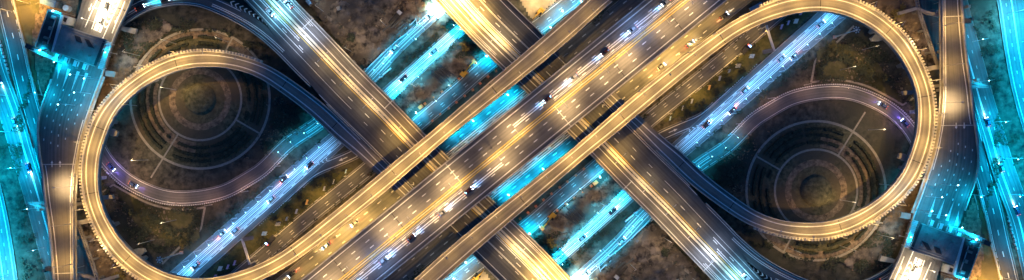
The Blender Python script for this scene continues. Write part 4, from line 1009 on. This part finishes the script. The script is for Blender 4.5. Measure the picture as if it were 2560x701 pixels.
def excavator(px, py, rz, label, reach=7.5):
    r = thing('excavator', label, 'excavator', at(px, py), rz)
    for y in (1.2, -1.2): mb = MB(); body_profile(mb, [(-1.9, .2), (-1.6, 0), (1.6, 0), (1.9, .2), (1.9, .6), (1.6, .8), (-1.6, .8), (-1.9, .6)], .55); mb.v = [(v[0], v[1]+y, v[2]) for v in mb.v]; mb.obj('track', M_TYRE, r)
    mb = MB(); mb.box((-.4, 0, .85), (3.2, 2.6, .9), 0, .95); mb.box((-1.6, 0, 1.75), (1.2, 2.5, .5), 0, .85); mb.obj('upper_body', M_YMACH, r)
    mb = MB(); mb.box((.6, .75, 1.75), (1.4, 1.0, 1.2), 0, .85); mb.obj('cab', M_GLASS, r)
    mb = MB(); a = Vector((.9, -.2, 1.6)); b = Vector((3.9, -.2, 4.2)); c = Vector((reach, -.2, 2.0)); mb.tube(a, b, .42, .34, 4); mb.tube(b, c, .34, .2, 4); mb.obj('boom', M_YMACH, r)
    mb = MB(); mb.box((reach, -.2, 1.0), (1.0, 1.0, .9), 0, .6); mb.obj('bucket', M_GREYM, r)
    return r
mirror(excavator(1161, 183, math.radians(50), 'yellow excavator reaching to the upper right beside the upper blue street'))
mirror(excavator(1350, 32, math.radians(-130), 'dark machine with a long arm on the pale sand at the top', 6))

# ------------------------------------------------------------------ CONSTRUCTION SITE
k = 0; site = bpy.context
for row in range(4):
    for c_ in range(6):
        x, y = 907+c_*8+row*4.5, 3+c_*3.6+row*6.5-6
        if y < -4: continue
        p = at(x, y); r = thing('concrete_ring', f'hollow square concrete culvert in the stack at the top, row {o_(row)}, {o_(c_)} from the left', 'concrete culvert', p, -.4, 'concrete culverts stacked on the upper and lower soil')
        r['label'] = f'hollow concrete culvert, {o_(c_)} from the left in the {o_(row)} row of the top stack'
        mb = MB(); mb.pipe((0, 0, 0), (0, 0, 1.0), .95, .22, 4); mb.obj('ring', M_PIPE, r)
        mirror(r, f'hollow concrete culvert, {o_(c_)} from the right in the {o_(row)} row of the bottom stack')
def bundle(pts0, pts1, n, r_, label, m, lift=0):
    a, b = at(*pts0), at(*pts1); d = (b-a).normalized(); u = Vector((-d.y, d.x, 0))
    for i in range(n):
        c = (a+b)/2+u*(i-(n-1)/2)*r_*2.3+Vector((0, 0, r_)); l = (b-a).length/2*rc.uniform(.85, 1.05)
        mb = MB(); s_ = rc.uniform(-.6, .6); mb.tube(-d*l+d*s_, d*l+d*s_, r_, r_, 8)
        o = mb.obj('pile', m); o.location = c; tag(o, f'{o_(i)} pile from the left in the {label}', 'pile', 'piles laid out on the construction soil'); mirror(o)
bundle((965, 92), (1012, 52), 5, .6, 'long dark row below the upper dump truck', M_PIPE)
bundle((1080, 178), (1112, 208), 3, .55, 'left dark bundle by the upper excavator', M_PILE)
bundle((1095, 172), (1136, 202), 4, .55, 'right dark bundle by the upper excavator', M_PILE)
bundle((972, 108), (992, 92), 6, .5, 'short row beside the upper blue street', M_PIPE)
# mounds
def mound(px, py, r, h, label, m):
    p = at(px, py); V = []; mb = MB(); n_ = 22; rg = []
    for k in range(7):
        f = k/6; rr = r*(1-f); z = h*(1-(1-f)**2) if k else 0
        rg.append([Vector((math.cos(2*math.pi*i/n_)*rr*(1+.18*mnoise.noise(Vector((i*.6, k, px)))), math.sin(2*math.pi*i/n_)*rr, z*(1+.25*mnoise.noise(Vector((i*.9, k*2, px)))))) for i in range(n_)])
    for a, b in zip(rg, rg[1:]):
        for i in range(n_): j = (i+1) % n_; mb.face([a[i], a[j], b[j], b[i]])
    o = mb.obj('soil_heap', m, smooth=True); o.location = p; tag(o, label, 'soil heap'); mirror(o)
mound(851, 28, 7, 3.2, 'round soil heap with a pale cap on the upper left construction soil', M_DIRT)
mound(900, 120, 9, 2.2, 'wide pale soil heap between the upper dump truck and the viaduct', M_DIRT)
mound(930, 90, 5, 2.0, 'smaller soil heap beside the upper dump truck', M_DIRT)
mound(825, 60, 5, 1.5, 'low soil heap near the upper left viaduct', M_DIRT)
mound(1050, 225, 4.5, 1.4, 'soil heap between the upper cyan street and the orange barriers', M_DIRT)
mound(1080, 235, 4, 1.2, 'low soil heap right of the heap by the upper orange barriers', M_DIRT)
mound(1060, 14, 4, 1.6, 'tan soil heap left of the bright lamp at the top', mat('tan_sand', (.3, .22, .13), .9, (.45, .34, .2), .3, bump=.6))
def small(name, px, py, size, rz, label, cat, m, m2=None, group=None):
    r = thing(name, label, cat, at(px, py), rz, group); mb = MB(); mb.box((0, 0, 0), size, 0, .92); mb.obj('body', m, r)
    if m2: mb = MB(); mb.box((0, 0, size[2]), (size[0]*.9, size[1]*.9, .15)); mb.obj('lid', m2, r)
    mirror(r); return r
small('generator', 949, 122, (2.2, 1.3, 1.2), .7, 'small white generator on the pale heap by the upper construction fence', 'generator', M_WHITEM, M_GREYM)
small('site_block', 851, 25, (2.0, 2.0, 3.8), .4, 'pale block on top of the round heap on the upper left soil', 'concrete block', M_PARA, M_CONC)
small('rubble_bag', 839, 53, (1.6, 1.0, .8), .4, 'pale sack on the upper left soil below the round heap', 'sack', M_WHITEM)
small('rubble_bag', 812, 46, (1.3, 1.2, .8), .1, 'tan sack nearest the viaduct on the upper left soil', 'sack', M_PARA)
small('orange_barrier_stack', 1052, 268, (2.6, 1.8, 1.3), .7, 'stack of orange barriers at the end of the upper cone row', 'barrier stack', M_ORANGE, M_ORANGE)
small('site_hut', 775, 8, (3.2, 2.0, 2.4), -.9, 'small blue roofed hut at the top left of the construction soil', 'hut', M_GREYM, M_BLUEL)
# construction fence
fn = thing('construction_fence', 'pale fence between the upper construction soil and the blue street', 'fence')
fp = [(915, 173), (965, 125), (1003, 92), (1043, 64), (1040, 48), (1025, 62)]
mb = MB()
for a, b in zip(fp, fp[1:]): beam_(mb, a, b, 1.8, .22, 1.8)
mb.obj('panels', M_WHITEM, fn); mb = MB()
for a in fp: p = at(*a); mb = MB(); mb.box((p.x, p.y, 0), (.4, .4, 2.1)); mb.obj('post', M_STEEL, fn)
mirror(fn)
# barriers and cones
def row(fn_, a, b, n, label, group):
    for i in range(n):
        f = i/(n-1); x, y = a[0]+(b[0]-a[0])*f, a[1]+(b[1]-a[1])*f; d = at(*b)-at(*a)
        fn_(at(x+rc.uniform(-1, 1), y+rc.uniform(-1, 1)), math.atan2(d.y, d.x)+rc.uniform(-.2, .2), label % o_(i) if i < 20 else label % f'last but {n-i}', group)
CB = {}
def cone(p, rz, label, group):
    r = thing('traffic_barrel', label, 'traffic barrel', p, rz, group)
    if not CB:
        a = MB(); a.tube((0, 0, .1), (0, 0, 1.1), .55, .38, 10); b = MB(); b.box((0, 0, 0), (1.3, 1.3, .12)); c = MB(); c.tube((0, 0, .5), (0, 0, .75), .5, .45, 10)
        for k, q, m in (('barrel', a, M_ORANGE), ('base', b, M_ORANGE), ('band', c, M_WHITEM)): o = q.obj(k, m); CB[k] = o.data; bpy.data.objects.remove(o)
    for k, me in CB.items(): o = bpy.data.objects.new(k, me); COL.objects.link(o); o.parent = r
    mirror(r)
row(cone, (1082, 302), (1240, 178), 9, '%s orange barrel from the left, lower edge of the upper blue street', 'orange barrels along the blue streets')
row(cone, (1063, 260), (1168, 183), 6, '%s orange barrel from the left, soil edge of the upper blue street', 'orange barrels along the blue streets')
JB = {}
def jersey(p, rz, label, group):
    r = thing('jersey_barrier', label, 'barrier', p, rz, group)
    if not JB: mb = MB(); mb.box((0, 0, 0), (1.2, .9, .8), 0, .95, .5); o = mb.obj('block', M_WHITEM); JB['b'] = o.data; bpy.data.objects.remove(o)
    o = bpy.data.objects.new('block', JB['b']); COL.objects.link(o); o.parent = r; mirror(r)
row(jersey, (0, 105), (21, 182), 9, '%s white barrier block from the top beside the far left road', 'white barrier blocks beside the outer roads')
row(jersey, (940, 203), (976, 172), 9, '%s white block on the left end of the blue street by the construction soil', 'white blocks on the street ends')
row(jersey, (982, 250), (1012, 222), 8, '%s white block below the cyan upper middle street', 'white blocks on the street ends')
# walls beside the left road, dotted kerb of the arc road
mb = MB(); wall(mb, WR, 24, .7, .9, 0, WR.near(75, 260)); wo_ = thing('roadside_wall', 'long pale wall along the right side of the far left road', 'wall'); mb.obj('wall_body', M_PARA, wo_); mirror(wo_)
mb = MB(); wall(mb, XR, 30, .4, .8, XR.near(-10, 170), XR.near(55, 380)); w2 = thing('roadside_wall', 'tan wall between the far left cyan avenue and its frontage road', 'wall'); mb.obj('wall_body', M_CONC, w2); mirror(w2)
dk = thing('studded_kerb', 'white studded kerb along the outer edge of the left arc road', 'kerb'); mb = MB()
t = G0.near(720, 375)+10
while t < G0.near(255, 385)+5:
    p = G0.P(t, 18.5); mb.box((p.x, p.y, 0), (.55, .5, .5), G0.heading(t)); t += 5.2
mb.obj('studs', M_WHITEM, dk); mirror(dk)
# ------------------------------------------------------------------ BILLBOARDS ON THE VERGE
MB_ = [mat('sign_white', (.55, .55, .53), .6, (.8, .8, .78), 3), mat('sign_orange', (.6, .36, .12), .6, (.75, .5, .2), 2), mat('sign_blue', (.2, .4, .6), .6, (.65, .75, .8), 2.5, contrast=(.45, .55)), mat('sign_grey', (.12, .12, .12), .6, (.6, .6, .58), 3, contrast=(.45, .5)), mat('sign_pink', (.5, .3, .55), .6, (.75, .55, .7), 2)]
bb = [((1820, 179), (5, 9), 3, 'grey streaked'), ((1796, 197), (5, 11), 0, 'tall white'), ((1770, 220), (5, 12), 1, 'plain orange'), ((1727, 254), (4, 11), 0, 'narrow white'), ((1704, 271), (3, 11), 0, 'thin white'), ((1673, 297), (3, 10), 2, 'thin pale blue'), ((1876, 142), (12, 9), 2, 'broad pale blue'), ((1842, 166), (12, 9), 3, 'broad black and white'), ((1950, 69), (5, 11), 4, 'pink'), ((1967, 59), (5, 10), 4, 'mauve'), ((1986, 55), (10, 10), 0, 'square greenish white'), ((1998, 36), (6, 6), 4, 'small violet')]
for i, (q, (w, h), mi, nm) in enumerate(bb):
    p = at(*q); r = thing('billboard', f'{nm} billboard on posts, {o_(i) if i<8 else o_(i)} of the right verge signs', 'billboard', p, 0, 'billboards on the grass verges')
    r['label'] = f'{nm} tilted billboard on the right grass verge'
    W_, D_2 = w*K_, h*K_
    mb = MB(); Z0, Z1 = 1.0, 2.6
    a = [(-W_/2, -D_2/2, Z0), (W_/2, -D_2/2, Z0), (W_/2+.2, D_2/2, Z1), (-W_/2+.2, D_2/2, Z1)]
    mb.face(a); mb.face([(x, y, z-.12) for x, y, z in a][::-1])
    for k in range(4): j = (k+1) % 4; mb.face([a[j], a[k], (a[k][0], a[k][1], a[k][2]-.12), (a[j][0], a[j][1], a[j][2]-.12)])
    mb.obj('board', MB_[mi], r)
    for x in (-W_/2+.15, W_/2-.15): mb = MB(); mb.tube((x, D_2/2-.2, 0), (x, D_2/2-.2, Z1-.2), .07); mb.obj('post', M_STEEL, r)
    mirror(r)
